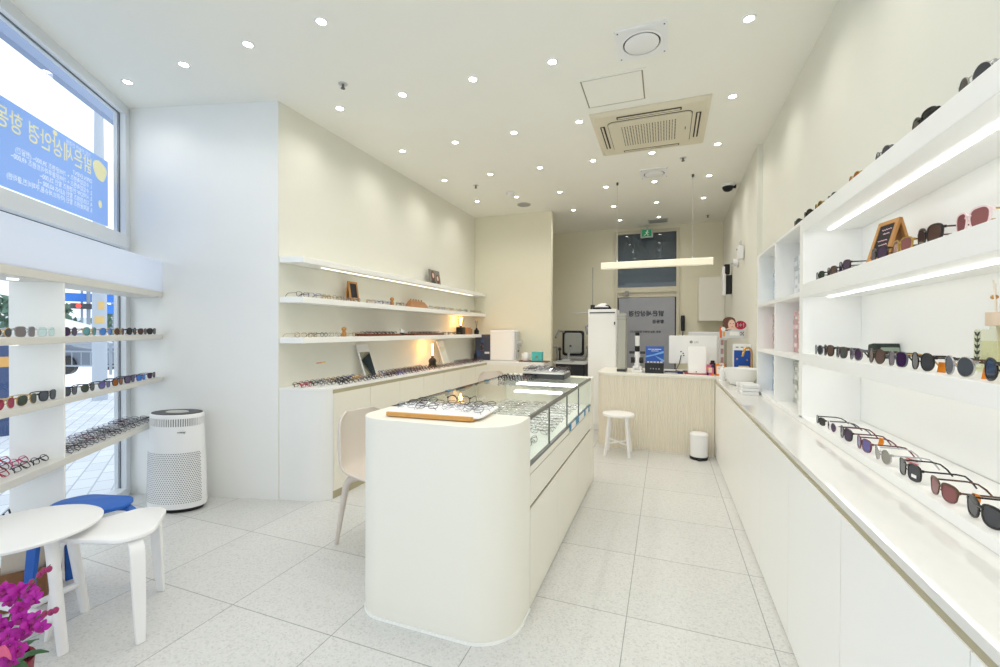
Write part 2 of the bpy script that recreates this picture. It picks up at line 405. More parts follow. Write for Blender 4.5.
# ------------------------------------------------------------------ street outside the window
pv = bpy.data.materials.new('paving'); pv.use_nodes = True; nt = pv.node_tree; b = nt.nodes['Principled BSDF']
geo = nt.nodes.new('ShaderNodeNewGeometry'); mp = nt.nodes.new('ShaderNodeMapping'); mp.inputs['Rotation'].default_value = (0, 0, .6)
br = nt.nodes.new('ShaderNodeTexBrick'); br.inputs['Scale'].default_value = 1.6
br.inputs['Color1'].default_value = (*srgb((222, 226, 230)), 1); br.inputs['Color2'].default_value = (*srgb((206, 210, 215)), 1); br.inputs['Mortar'].default_value = (*srgb((176, 182, 190)), 1); br.inputs['Mortar Size'].default_value = .012
nt.links.new(geo.outputs['Position'], mp.inputs['Vector']); nt.links.new(mp.outputs['Vector'], br.inputs['Vector']); nt.links.new(br.outputs['Color'], b.inputs['Base Color']); b.inputs['Roughness'].default_value = .8
q = [win(-9, -.08, 0), win(9, -.08, 0), win(9, -14, 0), win(-9, -14, 0)]
struct('pavement', MB().prism([(p.x, p.y) for p in q], -.3, -.12), pv)
q = [win(-22, -14, 0), win(30, -14, 0), win(30, -34, 0), win(-22, -34, 0)]
struct('road', MB().prism([(p.x, p.y) for p in q], -.35, -.2), mat('asphalt', (150, 154, 160), .85, noise=.1, nscale=8))
pole = empty('street_utility_pole', (-10.9, 5.5, -.12), 0, 'pale grey concrete utility pole with pasted notices outside the window', 'utility pole')
MB().lathe([(.125, 0), (.115, 2.5), (.075, 5.5), (.06, 7.5)], 20).obj('shaft', mat('concrete_pole', (186, 194, 204), .7), pole)
vd = Vector((10.9, -5.5, 0)).normalized(); vs_ = Vector((-vd.y, vd.x, 0))
for (z0, z1, wdt, dx) in ((1.86, 2.02, .10, -.05), (1.58, 1.72, .16, .0)):
    m = MB(); r_ = .122
    for k in range(6):
        a0 = math.atan2(vd.y, vd.x) + dx*-5 + (k-3)*wdt*1.4; a1 = a0+wdt*1.4
        m.add([(r_*math.cos(q_), r_*math.sin(q_), z) for q_ in (a0, a1) for z in (z0, z1)], [(0, 2, 3, 1)])
    m.obj('notice', mat('notice_yellow', (226, 190, 120), .6), pole)
# railing along the kerb
rl = empty('guard_railing', (-17.5, 8.3, -.12), math.atan2(.6, 1.62), 'grey steel guard railing along the kerb outside', 'railing')
RAILM = mat('railing_steel', (150, 160, 172), .4, .3)
m = MB()
for z in (.98, .74, .28): m.tube([(-7, 0, z), (5, 0, z)], .035 if z > .9 else .028, 8)
m.obj('rails', RAILM, rl)
for k in range(7):
    MB().cyl((-7+2*k, 0, 0), (-7+2*k, 0, 1.0), .04, n=10).obj('post', RAILM, rl)
m = MB()
for k in range(40): m.cyl((-7+.3*k+.15, 0, .28), (-7+.3*k+.15, 0, .74), .012, n=6)
m.obj('bars', RAILM, rl)
bo = empty('bollard', (-8.5, 3.2, -.12), 0, 'dark blue street bollard with an orange band, outside at the left', 'bollard')
MB().lathe([(.12, 0), (.12, 1.18), (.10, 1.26), (.02, 1.29)], 18).obj('shaft', mat('bollard_blue', (60, 80, 120), .5), bo)
MB().lathe([(.123, 0), (.123, .14)], 18, (0, 0, .94)).obj('band', mat('bollard_orange', (226, 172, 96), .5), bo)
# traffic light, blue road signs, tents, cars, hedge
tl = empty('street_traffic_light', (-24.5, 11.95, -.12), 0, 'traffic light showing red across the road', 'traffic light')
MB().cyl((0, 0, 0), (0, 0, 3.4), .07, n=10).obj('pole', mat('pole_grey', (140, 150, 160), .5), tl)
box((-.1, -.6, 2.36), (.1, .35, 2.6)).obj('housing', DGREY, tl)
MB().cyl((.1, -.42, 2.48), (.13, -.42, 2.48), .09, n=16).obj('red_lamp', mat('red_signal', (255, 70, 60), .4, emit=(255, 60, 50), es=1.5), tl)
SIGNB = mat('road_sign_blue', (60, 130, 225), .5)
for (x, y, z, w_, h_, lab) in ((-24.9, 11.9, 2.7, 2.6, .38, 'wide blue road sign across the road, left of the utility pole'), (-23.6, 12.45, 2.15, 1.0, .42, 'small blue road sign across the road, right of the utility pole')):
    sg = empty('street_sign', (x, y, -.12), math.atan2(12.5, -24)+PI, lab, 'road sign')
    box((-.03, -w_/2, z), (.03, w_/2, z+h_)).obj('panel', SIGNB, sg)
    MB().cyl((-.08, 0, 0), (-.08, 0, z+.5), .05, n=8).obj('pole', RAILM, sg)
for (x, y, s_, lab) in ((-23.3, 10.4, 1.0, 'white pitched tent across the road, nearer the window divider'), (-21.6, 12.9, .8, 'smaller white pitched tent across the road beside the pole')):
    tn = empty('street_tent', (x, y, -.2), .5, lab, 'tent')
    MB().slabs([[(-1.1*s_, -1.1*s_, 1.5), (1.1*s_, -1.1*s_, 1.5), (1.1*s_, 1.1*s_, 1.5), (-1.1*s_, 1.1*s_, 1.5)], [(-.05, -.05, 2.0), (.05, -.05, 2.0), (.05, .05, 2.0), (-.05, .05, 2.0)]]).box((-1.1*s_, -1.1*s_, 1.28), (1.1*s_, 1.1*s_, 1.5)).obj('canopy', SLEEVE, tn, smooth=0)
    for q1 in (-1, 1):
        for q2 in (-1, 1): MB().cyl((q1*1.05*s_, q2*1.05*s_, 0), (q1*1.05*s_, q2*1.05*s_, 1.3), .03, n=6).obj('leg', WPLAS, tn)
def car(x, y, rz, m, lab):
    c = empty('parked_car', (x, y, -.2), rz, lab, 'car')
    prof = [(-2.1, .25), (-2.15, .75), (-1.5, .88), (-.9, 1.38), (.7, 1.4), (1.5, .95), (2.1, .85), (2.15, .3)]
    MB().prism(prof, -.85, .85, 'y').obj('body', m, c, bevel=.06)
    MB().prism([(-1.3, .93), (-.85, 1.3), (.65, 1.32), (1.25, .95)], -.86, .86, 'y').obj('windows', BLACK, c)
    for sx in (-1.35, 1.35):
        for sy in (-.86, .86): MB().cyl((sx, sy-.08, .32), (sx, sy+.08, .32), .32, n=20).obj('wheel', BLACK, c)
car(-20.5, 8.9, .4, mat('car_grey', (110, 120, 134), .3), 'grey car parked beyond the guard railing')
car(-26.5, 8.2, .4, mat('car_dark', (64, 72, 84), .3), 'dark car parked further left beyond the guard railing')
def leaf_crown(name, c, rx, ry, rz_, n, m, parent):
    mb = MB()
    for k in range(n):
        u = R.uniform(-1, 1); a = R.uniform(0, 2*PI); q = math.sqrt(1-u*u); rr = R.uniform(.75, 1.05)
        p = Vector((c[0]+rx*q*math.cos(a)*rr, c[1]+ry*q*math.sin(a)*rr, c[2]+rz_*u*rr)); s_ = R.uniform(.18, .4)
        e = Euler((R.uniform(0, 6), R.uniform(0, 6), R.uniform(0, 6))).to_matrix()
        mb.add([p+e@Vector(v)*s_ for v in ((-1, 0, 0), (0, -.5, .1), (1, 0, 0), (0, .5, .1))], [(0, 1, 2, 3)])
    return mb.obj(name, m, parent, smooth=0)
FOL = mat('tree_leaves', (96, 128, 108), .7, noise=.3, nscale=1.5)
for i, (x, y, hh) in enumerate(((-31.5, 8.0, 3.2), (-31, 12.4, 3.0), (-29.5, 16.8, 2.9), (-28, 21.2, 3.4))):
    t_ = empty('street_tree', (x, y, -.2), 0, 'green leafy tree across the road, ' + ordn(i) + ' from the left', 'tree', None)
    MB().lathe([(.2, 0), (.14, 2.0)], 10).obj('trunk', mat('bark', (96, 84, 72), .8), t_)
    leaf_crown('crown', (0, 0, 1.9), 2.0, 2.0, hh-1.7, 420, FOL, t_)
bl = empty('street_building', (-46, 21, -.2), .45, 'pale low building behind the trees across the road', 'building')
box((-3, -14, 0), (3, 14, 2.4)).obj('walls', mat('building_pale', (206, 216, 226), .7), bl)
m = MB()
for k in range(9): m.box((3, -12.6+k*2.9, .8), (3.04, -11.0+k*2.9, 1.8))
m.obj('windows', mat('building_window', (120, 150, 180), .2), bl)

# ------------------------------------------------------------------ left display wall: shelves and long cabinet
for i, (z, nm) in enumerate(((1.868, 'topmost long white display shelf on the left wall, with a photo on it'), (1.553, 'middle long white display shelf on the left wall, holding the little chalkboard'), (1.233, 'lowest long white display shelf on the left wall, holding walnut trays'))):
    sh = empty('wall_shelf', (XL, 2.6, z), 0, nm, 'shelf')
    MB().prism([(.003, 0), (.19, .052), (.19, 3.765), (.003, 3.765)], 0, .047).obj('board', SHELFW if False else WHITE, sh, bevel=.002, smooth=0)
    if i == 0:
        box((.095, .35, -.003), (.104, 3.45, 0)).obj('led_strip', LEDW, sh)


cb = empty('wall_cabinet_run', (XL, 2.6, 0), 0, 'long cream base cabinet with a rounded end along the left wall', 'cabinet')
XC = .381
body = [(.0006, .0005), (.10, .0275)] + [( .10+(XC-.10)*math.sin(a), .028+.17*(1-math.cos(a))) for a in [PI/2*k/10 for k in range(1, 11)]] + [(XC, .22), (XC, 3.35), (1.24, 3.35), (1.24, 3.765), (.003, 3.765)]
m = MB().prism(body, .0, .865)
m.obj('carcass', PAINTW, cb)
MB().prism([(x+(.004 if 0 < i < len(body)-3 else 0), y-(.004 if i < 12 and i else 0)) for i, (x, y) in enumerate(body)], .866, .882).obj('worktop', WHITE, cb)
box((XC-.004, .17, .835), (XC+.001, 3.35, .865)).obj('shadow_gap', GROOVE, cb)
box((XC-.004, .17, 0), (XC+.0015, 3.35, .06)).obj('plinth', GROOVE, cb)
ys = [.17+.46*k for k in range(8)]
for i in range(7):
    if ys[i]+.46 <= 3.35+.1: box((XC, ys[i]+.003, .062), (XC+.006, min(ys[i]+.457, 3.34), .835)).obj('door', CREAM2, cb, smooth=0)
for i in range(2): box((XC+.02+i*.43, 3.344, .062), (XC+.44+i*.43-.003, 3.35, .84)).obj('door', CREAM2, cb, smooth=0)

# ------------------------------------------------------------------ central showcase
CX0, CX1 = -1.38, -.6
cs = empty('display_counter', (CX0, 1.69, 0), 0, 'cream glass-topped showcase counter with a rounded solid end, standing mid floor', 'display counter')
def cpart(name, mb, m, bevel=0, smooth=40):
    mb.v = [v - Vector((CX0, 1.69, 0)) for v in mb.v]; return mb.obj(name, m, cs, bevel, smooth)
ped = rrect(CX0, 1.685, CX1, 2.0, [.14, .2, 0, 0], 10)
cpart('end_pedestal', MB().prism(ped, .012, .93), CREAM, .003)
cpart('kick_trim', MB().prism(rrect(CX0-.004, 1.681, CX1+.004, 2.0, [.144, .204, 0, 0], 10), 0, .012), WHITE)
cpart('base', box((CX0, 2.0, 0), (CX1-.012, 3.80, .678)), CREAM)
cpart('end_cap', box((CX0, 3.80, 0), (CX1+.002, 3.96, .93)), CREAM, .003, 0)
yd = [2.003, 2.60, 3.20, 3.797]
for i in range(3): cpart('door', box((CX1-.012, yd[i]+.0015, .012), (CX1, yd[i+1]-.0015, .484)), CREAM2, 0, 0)
cpart('drawer', box((CX1-.012, 2.003, .502), (CX1, 3.797, .648)), CREAM2, 0, 0)
cpart('fascia_strip', box((CX1-.012, 2.003, .654), (CX1, 3.797, .69)), CREAM2, 0, 0)
cpart('groove', box((CX1-.0118, 2.0, .484), (CX1-.006, 3.8, .502)).box((CX1-.0118, 2.0, .648), (CX1-.006, 3.8, .654)), DGROOVE, 0, 0)
cpart('case_floor', box((CX0+.01, 2.0, .678), (CX1-.02, 3.8, .70)), WHITE, 0, 0)
cpart('back_panel', box((CX0, 2.0, .678), (CX0+.012, 3.8, .918)), CLEAR, 0, 0)
cpart('glass_top', box((CX0, 2.0, .922), (CX1-.006, 3.8, .93)), CLEAR, 0, 0)
seam = [2.0, 2.392, 2.864, 3.275, 3.80]
for i in range(4): cpart('glass_panel', box((CX1-.012, seam[i]+.002, .705), (CX1-.006, seam[i+1]-.002, .918)), CLEAR, 0, 0)
for y in seam[1:4]: cpart('glass_seam', box((CX1-.013, y-.003, .705), (CX1-.004, y+.003, .918)), GEDGE, 0, 0)
cpart('top_trim', box((CX1-.014, 2.0, .914), (CX1, 3.8, .9325)), STEEL, 0, 0)
cpart('bottom_trim', box((CX1-.016, 2.0, .69), (CX1, 3.8, .705)), STEEL, 0, 0)
cpart('edge_trim', box((CX0-.003, 2.0, .918), (CX0+.004, 3.8, .9315)), DGREY, 0, 0)
cpart('glow_bar', box((-1.13, 3.36, .902), (-.65, 3.47, .914)), LED, 0, 0); cpart('glow_bar', box((-1.0, 2.93, .904), (-.67, 3.0, .914)), LED, 0, 0)  # added glow bars imitating the bright bars reflected in the glass top
cpart('clip', box((CX0-.006, 2.62, .90), (CX0+.02, 2.69, .936)), mat('clip_blue_grey', (90, 130, 150), .4), 0, 0)
cpart('clip', box((CX0-.006, 3.30, .90), (CX0+.02, 3.35, .936)), mat('clip_blue_grey', (90, 130, 150), .4), 0, 0)
lab = empty('price_rail', (CX1+.001, 2.9, .668), 0, 'white price strip with blue tape tabs on the showcase edge', 'price strip')
box((0, 0, 0), (.002, .84, .034)).obj('strip', SLEEVE, lab, smooth=0)
for y in (.0, .22, .28, .56, .76): box((.0005, y, -.006), (.003, y+.06, .044)).obj('tape_tab', mat('tape_blue', (64, 140, 178), .5), lab, smooth=0)

# ------------------------------------------------------------------ right wall: long counter, shelves, cubbies
rc = empty('wall_counter', (.5, -2.6, 0), 0, 'long white counter with a glossy top running along the right wall', 'counter')
def rpart(name, mb, m, bevel=0, smooth=0):
    mb.v = [v - Vector((.5, -2.6, 0)) for v in mb.v]; return mb.obj(name, m, rc, bevel, smooth)
rpart('carcass', box((.512, -2.6, 0), (.98, 4.18, .792)).box((.512, 4.18, 0), (.80, 5.17, .792)), CREAM)
for i in range(13): rpart('door', box((.5, -2.6+.6*i+.0015, .02), (.512, min(-2.6+.6*i+.5985, 5.16), .785)), WHITE)
rpart('shadow_gap', box((.504, -2.6, .785), (.512, 5.17, .812)), GROOVE)
rpart('countertop', box((.5, -2.6, .806), (.98, 4.18, .83)).box((.5, 4.18, .806), (.80, 5.17, .83)), QUARTZ, .002)
us = empty('wall_shelf_unit', (.715, -2.5, .83), 0, 'white built-in shelving with lit shelves and small cubbies along the right wall', 'shelf unit')
def upart(name, mb, m, bevel=0):
    mb.v = [v - Vector((.715, -2.5, .83)) for v in mb.v]; return mb.obj(name, m, us, bevel, 0)
upart('plinth', box((.715, -2.5, .831), (.98, 2.93, .865)), WHITE)
upart('plinth', box((.715, 2.93, .831), (.98, 4.17, .856)), WHITE)
upart('back_panel', box((.9825, -2.5, .8655), (.9845, 4.172, 1.965)), WHITE)
for z0, z1 in ((1.16, 1.22), (1.53, 1.605), (1.893, 1.97)):
    upart('shelf', box((.715, -2.5, z0), (.982, 2.88, z1)), WHITE, .002)
upart('upright', box((.715, 2.88, .856), (.982, 2.945, 1.968)), WHITE)
upart('upright', box((.715, 4.14, .856), (.982, 4.172, 1.968)), WHITE)
upart('upright', box((.715, 3.53, .856), (.982, 3.56, 1.95)), WHITE)
for z0, z1 in ((1.175, 1.20), (1.54, 1.565), (1.95, 1.968)):
    for y0, y1 in ((2.946, 3.529), (3.561, 4.139)): upart('shelf', box((.715, y0, z0), (.982, y1, z1)), WHITE)
for z in (1.893, 1.53, 1.16):
    upart('led_strip', box((.816, -2.4, z-.006), (.833, 2.83, z)), LED)

# stacks of lens boxes in the cubbies
def lens_boxes():
    cols = {'blue': (188, 208, 228), 'grey': (212, 214, 218), 'pink': (226, 190, 188), 'rose': (214, 160, 158), 'mix': (200, 200, 192), 'sky': (170, 196, 226)}
    def bm(k, j): return mat('lens_box_%s_%d' % (k, j), tuple(min(255, c+(18 if j else -14)) for c in cols[k]), .5)
    # cell: (y0 of the stack, floor z, kind, word)
    cells = [(3.53, 1.566, 'grey', 'top cubby nearest the sunglasses'), (3.53, 1.201, 'pink', 'middle cubby nearest the sunglasses'), (3.53, .857, 'mix', 'bottom cubby nearest the sunglasses'),
             (4.139, 1.566, 'blue', 'top cubby in the far column'), (4.139, 1.201, 'rose', 'middle cubby in the far column'), (4.139, .857, 'sky', 'bottom cubby in the far column')]
    for (y0, z0, k, w_) in cells:
        hh = .031; n = 9
        for i in range(n):
            for col in range(2):
                j = R.random() < .5
                mb = box((0, 0, 0), (.14, .088, hh-.0015))
                nm = {'grey':'grey','pink':'pink','mix':'beige and grey','blue':'pale blue','rose':'red and white','sky':'sky blue'}[k]
                o = empty('lens_box', (.825+R.uniform(-.004, .004), y0-.094*(col+1)+R.uniform(0, .003), z0+i*hh+.0003), 0, 'small %s contact lens box stacked in the %s' % (nm, w_), 'box', 'lens boxes in the ' + w_)
                mb.obj('carton', bm(k, int(j)), o, smooth=0)
                box((-.0006, .012, .005), (0, .06, .024)).obj('printed_label', SLEEVE if (i+col) % 2 else bm(k, 0), o, smooth=0)
lens_boxes()

# ------------------------------------------------------------------ ceiling fittings
rows = [(2.012, [-3.647, -3.048, -2.455, -1.875]), (2.85, [-2.466, -1.877, -1.291, -.714, .436]), (3.745, [-2.465, -1.88, -1.29, -.70, .467]),
        (4.648, [-2.473, -1.887, -1.297, -.722, -.137, .455]), (5.555, [-2.447, -1.876, -1.283, -.702, -.134, .458]), (6.455, [-1.285, -.707, -.127, .466]), (7.3, [-.697, -.106])]
DLP = None
def downlight(x, y, label):
    global DLP
    if DLP is None:
        DLP = empty('downlight', (x, y, H)); 
        MB().lathe([(.027, -.004), (.036, -.005), (.039, 0), (.027, 0)], 24, loop=True).obj('trim_ring', WPLAS, DLP)
        MB().lathe([(.027, -.0025), (.027, -.0005)], 24).obj('diffuser', DIFF, DLP)
        o = DLP
    else: o = copy_tree(DLP)
    o.location = (x, y, H); tag(o, label, 'downlight', 'recessed downlights in the ceiling grid')
    return o
def spot(x, y, p, z=H-.02, size=150, blend=.9, col=(1, .96, .90), r=.035):
    l = bpy.data.lights.new('downlight_lamp', 'SPOT'); l.energy = p; l.spot_size = math.radians(size); l.spot_blend = blend; l.shadow_soft_size = r; l.color = col
    o = bpy.data.objects.new('downlight_lamp', l); C.objects.link(o); o.location = (x, y, z); return o
DLW = 10
for i, (y, xs) in enumerate(rows):
    for j, x in enumerate(xs):
        lab = 'round white recessed downlight, %s from the left in the %s ceiling row from the front' % (ordn(j), ordn(i))
        downlight(x, y, lab); spot(x, y, DLW*(.45 if i == 0 and j < 2 else 1))
for x, y in ((-1.29, 2.012), (-.71, 2.012), (-.13, 2.012), (.45, 2.012), (-1.8, 1.1), (-.8, 1.1), (.2, 1.1), (-1.5, .2), (-.5, .2), (.4, .2)): spot(x, y, DLW)

def square_vent(x, y, s_, lab, zr=0):
    o = empty('ceiling_vent', (x, y, H), zr, lab, 'air vent', 'square white ceiling vents')
    MB().prism(rrect(-s_, -s_, s_, s_, .01), -.012, 0).obj('plate', WPLAS, o)
    MB().lathe([(.122, -.0125), (.128, -.017), (.112, -.020), (.110, -.0125)], 40, loop=True).obj('rim', WPLAS, o)
    MB().lathe([(.11, -.0135), (.11, -.0122)], 40).obj('shadow_gap', DGREY, o)
    MB().lathe([(.1, -.013), (.102, -.02), (.08, -.027), (.03, -.03), (1e-6, -.0305)], 40).obj('disc', WPLAS, o)
    for q1 in (-1, 1):
        for q2 in (-1, 1): MB().lathe([(.005, -.0135), (.005, -.012)], 8, (q1*(s_-.018), q2*(s_-.018), 0)).obj('screw', DGREY, o)
square_vent(-.148, 2.84, .15, 'square white ceiling vent with a round disc, above the access hatch and nearest the camera')
square_vent(-.13, 5.24, .15, 'square white ceiling vent with a round disc, between the pendant cables and the air conditioner')
o = empty('ceiling_vent', (-.12, 7.52, H), 0, 'small rectangular ceiling vent just in front of the back door transom', 'air vent')
MB().prism(rrect(-.15, -.12, .15, .12, .01), -.012, 0).obj('plate', LGREY, o)
m = MB()
for k in range(7): m.box((-.13, -.1+.03*k, -.02), (.13, -.085+.03*k, -.012))
m.obj('louvres', GREY, o)

# ceiling cassette air conditioner
ac = empty('ceiling_air_conditioner', (-.14, 4.09, H), 0, 'beige four-way ceiling cassette air conditioner with a perforated grille', 'air conditioner')
MB().slabs([[(x*.46, y*.44, 0) for x, y in ((-1,-1),(1,-1),(1,1),(-1,1))], [(x*.46, y*.44, -.012) for x, y in ((-1,-1),(1,-1),(1,1),(-1,1))], [(x*.43, y*.41, -.03) for x, y in ((-1,-1),(1,-1),(1,1),(-1,1))]]).obj('face_panel', ACBEIGE, ac, smooth=0)
for (x0, y0, x1, y1) in ((-.25, -.375, .25, -.325), (-.25, .325, .25, .375), (-.40, -.24, -.36, .24), (.36, -.24, .40, .24)):
    MB().prism(rrect(x0, y0, x1, y1, .008), -.032, -.029).obj('air_slot', ACDARK, ac)
    if x1-x0 > .2: box((x0+.01, y0+.018, -.036), (x1-.01, y0+.034, -.030)).obj('louvre', ACBEIGE, ac)
    else: box((x0+.012, y0+.01, -.036), (x0+.026, y1-.01, -.030)).obj('louvre', ACBEIGE, ac)
MB().prism(rrect(-.335, -.30, .335, .315, .05), -.032, -.0295).obj('grille_shadow_line', ACDARK, ac)
MB().prism(rrect(-.33, -.295, .33, .31, .045), -.042, -.031).obj('grille_panel', ACBEIGE, ac, bevel=.003)
m = MB()
for i in range(20):
    for j in range(14):
        x = -.225+i*.0225; y = -.2+j*.029; hx = .0085 if i % 2 else .0065
        m.box((x, y, -.0432), (x+hx, y+.016, -.041))
m.obj('perforations', ACDARK, ac, smooth=0)
box((.285, -.03, -.0425), (.292, .02, -.0415)).obj('maker_mark', ACDARK, ac, smooth=0)

# access hatch
ht = empty('ceiling_hatch', (-.37, 3.345, H), 0, 'white square ceiling access hatch in front of the air conditioner', 'access hatch')
m = MB()
for lo, hi in (((-.235, -.22), (.235, -.2)), ((-.235, .2), (.235, .22)), ((-.235, -.2), (-.215, .2)), ((.215, -.2), (.235, .2))): m.box((*lo, -.006), (*hi, 0))
m.obj('frame', CEIL, ht, smooth=0)
box((-.205, -.19, -.005), (.205, .19, 0)).obj('panel', CEIL, ht, smooth=0)
box((-.215, -.2, -.002), (.215, .2, -.0)).obj('gap', mat('hatch_gap', (150, 140, 120), .7), ht, smooth=0)

def sprinkler(x, y, lab):
    o = empty('ceiling_sprinkler', (x, y, H), 0, lab, 'sprinkler')
    MB().lathe([(.032, -.002), (.034, 0), (.012, -.006)][:2]+[(.034, 0)], 18).obj('escutcheon', LGREY, o)
    MB().cyl((0, 0, -.03), (0, 0, 0), .009, n=10).obj('stem', STEEL, o)
    MB().lathe([(.016, -.034), (.016, -.030)], 12).obj('deflector', STEEL, o)
sprinkler(.159, 4.9, 'steel sprinkler head in the ceiling beside the air conditioner')
sprinkler(-2.203, 2.578, 'steel sprinkler head in the ceiling above the left wall corner')
sprinkler(-2.2, 4.95, 'steel sprinkler head in the ceiling over the left display shelves')
sprinkler(.6, 7.45, 'steel sprinkler head in the ceiling near the back right corner')
o = empty('smoke_detector', (-1.902, 5.374, H), 0, 'small white smoke detector dome on the ceiling', 'smoke detector')
MB().lathe([(.055, 0), (.055, -.012), (.045, -.03), (.02, -.036), (1e-6, -.037)], 24).obj('body', WPLAS, o); MB().lathe([(.06, -.004), (.06, 0)], 24).obj('base', WPLAS, o)
o = empty('ceiling_speaker', (-1.888, 5.93, H), 0, 'round grey ceiling speaker near the partition wall', 'speaker')
MB().lathe([(.1, 0), (.1, -.006), (.09, -.009)], 28).obj('bezel', LGREY, o); MB().lathe([(.088, -.0088), (.088, -.011)], 28).obj('mesh_grille', GREY, o)
o = empty('ceiling_camera', (.70, 5.97, H), 0, 'black and white security camera dome on the ceiling by the right wall', 'security camera')
MB().lathe([(.075, 0), (.078, -.02), (.07, -.03)], 24).obj('base', WPLAS, o); MB().lathe([(.062, -.03), (.06, -.05), (.045, -.075), (.02, -.088), (1e-6, -.09)], 24).obj('dome', BLACK, o)
MB().cyl((-.06, 0, -.02), (.09, 0, -.035), .022, n=12).obj('bracket', BLACK, o)

# pendant bar
pd = empty('pendant_light', (-.12, 5.45, 2.13), 0, 'long cream linear pendant light hung on two thin cables', 'pendant lamp')
MB().prism(rrect(-.03, -.04, .03, .04, .008, 3), -.62, .615, 'x').obj('lamp_body', PEND, pd)
for x in (-.433, .402):
    MB().cyl((x, 0, .04), (x, 0, H-2.13), .0018, n=6).obj('cable', LGREY, pd)
    MB().cyl((x, 0, H-2.13-.03), (x, 0, H-2.13), .012, n=12).obj('ceiling_cap', STEEL, pd)
    MB().cyl((x, 0, .04), (x, 0, .065), .007, n=10).obj('cable_grip', WPLAS, pd)

# exit sign
ex = empty('exit_sign', (-.305, 7.78, H), 0, 'small green emergency exit sign hung from the ceiling by the back door', 'exit sign')
box((-.1, -.025, -.215), (.1, .025, -.07)).obj('housing', LGREY, ex, bevel=.005)
box((-.075, -.027, -.2), (.075, -.0249, -.085)).obj('green_panel', GREEN, ex, smooth=0)
m = MB(); m.ball((.012, -.0275, -.108), .012, 1, .1, 1); m.tube([(.01, -.0275, -.12), (-.004, -.0275, -.152)], .011, 6, ry=.002); m.tube([(-.002, -.0275, -.15), (.022, -.0275, -.166), (.018, -.0275, -.19)], .006, 6, ry=.002); m.tube([(-.004, -.0275, -.15), (-.022, -.0275, -.172), (-.045, -.0275, -.176)], .006, 6, ry=.002); m.tube([(.005, -.0275, -.125), (.035, -.0275, -.138)], .005, 6, ry=.002); m.tube([(.005, -.0275, -.125), (-.025, -.0275, -.132)], .005, 6, ry=.002)
m.obj('running_figure', WPLAS, ex); MB().cyl((0, 0, -.07), (0, 0, 0), .012, n=10).obj('stem', LGREY, ex)

# ------------------------------------------------------------------ back door with transom
dz = MB()
for lo, hi in (((-.84, 0), (-.79, 3.07)), ((.165, 0), (.215, 3.07)), ((-.79, 3.02), (.165, 3.07)), ((-.79, 2.0), (.165, 2.09))): dz.box((lo[0], YB-.03, lo[1]), (hi[0], YB+.1, hi[1]))
d1 = struct('door_1', dz, DOORF)
box((-.79, YB+.03, 2.09), (.165, YB+.045, 3.02)).obj('transom_pane', TRANSOM, d1, smooth=0)
box((-.79, YB-.005, 1.92), (.165, YB+.05, 2.0)).obj('door_top_rail', DOORF, d1, smooth=0)
box((-.79, YB+.051, 0), (.165, YB+.08, 2.09)).obj('door_light_block', DGREY, d1, smooth=0)  # panel added behind the leaf to block outside light leaking past it
box((-.77, YB+.0, .01), (.145, YB+.03, 1.915)).obj('door_leaf', DOORG, d1, smooth=0)
box((.150, YB+.0, .01), (.163, YB+.02, 1.9)).obj('door_gap', BLACK, d1, smooth=0)
m = box((-.66, YB-.07, 1.95), (-.60, YB-.02, 2.03)); m.tube([(-.63, YB-.06, 1.955), (-.86+.1, YB-.08, 1.955)], .008, 6)
m.obj('door_closer', GREY, d1)
def dtext(s, size, x, z, wt=0, sx=1):
    M = basis((x, YB-.001, z), (1, 0, 0), (0, 0, 1)) @ Matrix.Diagonal((sx, 1, 1, 1)).to_4x4()
    text(s, size, LETTER, d1, M, 'LEFT', mirror=True, weight=wt)
dtext('밝은세상안경', .105, -.025, 1.60, .004); dtext('항동점', .068, -.025, 1.475, .003); dtext('밝은 세상 안경이 함께합니다', .042, -.075, 1.31, .0015)

# wall cabinet, wall devices
uc = empty('upper_cabinet', (.68, YB, 1.5), 0, 'small cream wall cupboard in the back right corner', 'cupboard')
box((-.19, -.34, 0), (.18, -.002, .69)).obj('carcass', CREAM, uc, smooth=0); box((-.19, -.352, .004), (.16, -.34, .686)).obj('door', CREAM2, uc, smooth=0)
tp = empty('wall_intercom', (.80, 6.75, 1.83), 0, 'tall black and white wall handset mounted on the right wall', 'intercom')
box((-.07, -.05, .0), (-.03, .05, .40)).obj('white_front', WPLAS, tp, bevel=.006); box((-.03, -.047, .02), (.045, .047, .28)).obj('handset', BLACK, tp, bevel=.01); box((-.05, -.052, .29), (.02, .045, .43)).obj('camera_head', BLACK, tp, bevel=.012)
sn = empty('wall_alarm', (.82, 5.62, 2.25), 0, 'white boxy wall sensor with two prongs on the right wall', 'sensor')
box((-.055, -.055, -.09), (-.003, .055, .06)).obj('case', WPLAS, sn, bevel=.008); MB().cyl((-.03, -.03, .06), (-.03, -.035, .12), .01, n=8).cyl((-.03, .03, .06), (-.03, .035, .12), .01, n=8).obj('prongs', LGREY, sn); MB().ball((-.05, .057, .03), .012).obj('indicator', RED, sn)
rs = empty('wall_sensor', (.835, 6.1, 2.19), 0, 'round white sensor knob on the right wall beside the boxy sensor', 'sensor')
MB().tube([(-.003, 0, 0), (-.02, 0, 0)], .06, 20).tube([(-.02, 0, 0), (-.055, 0, 0)], .04, 16).obj('body', WPLAS, rs); MB().tube([(-.055, 0, 0), (-.08, 0, 0)], .02, 12).obj('nozzle', LGREY, rs)

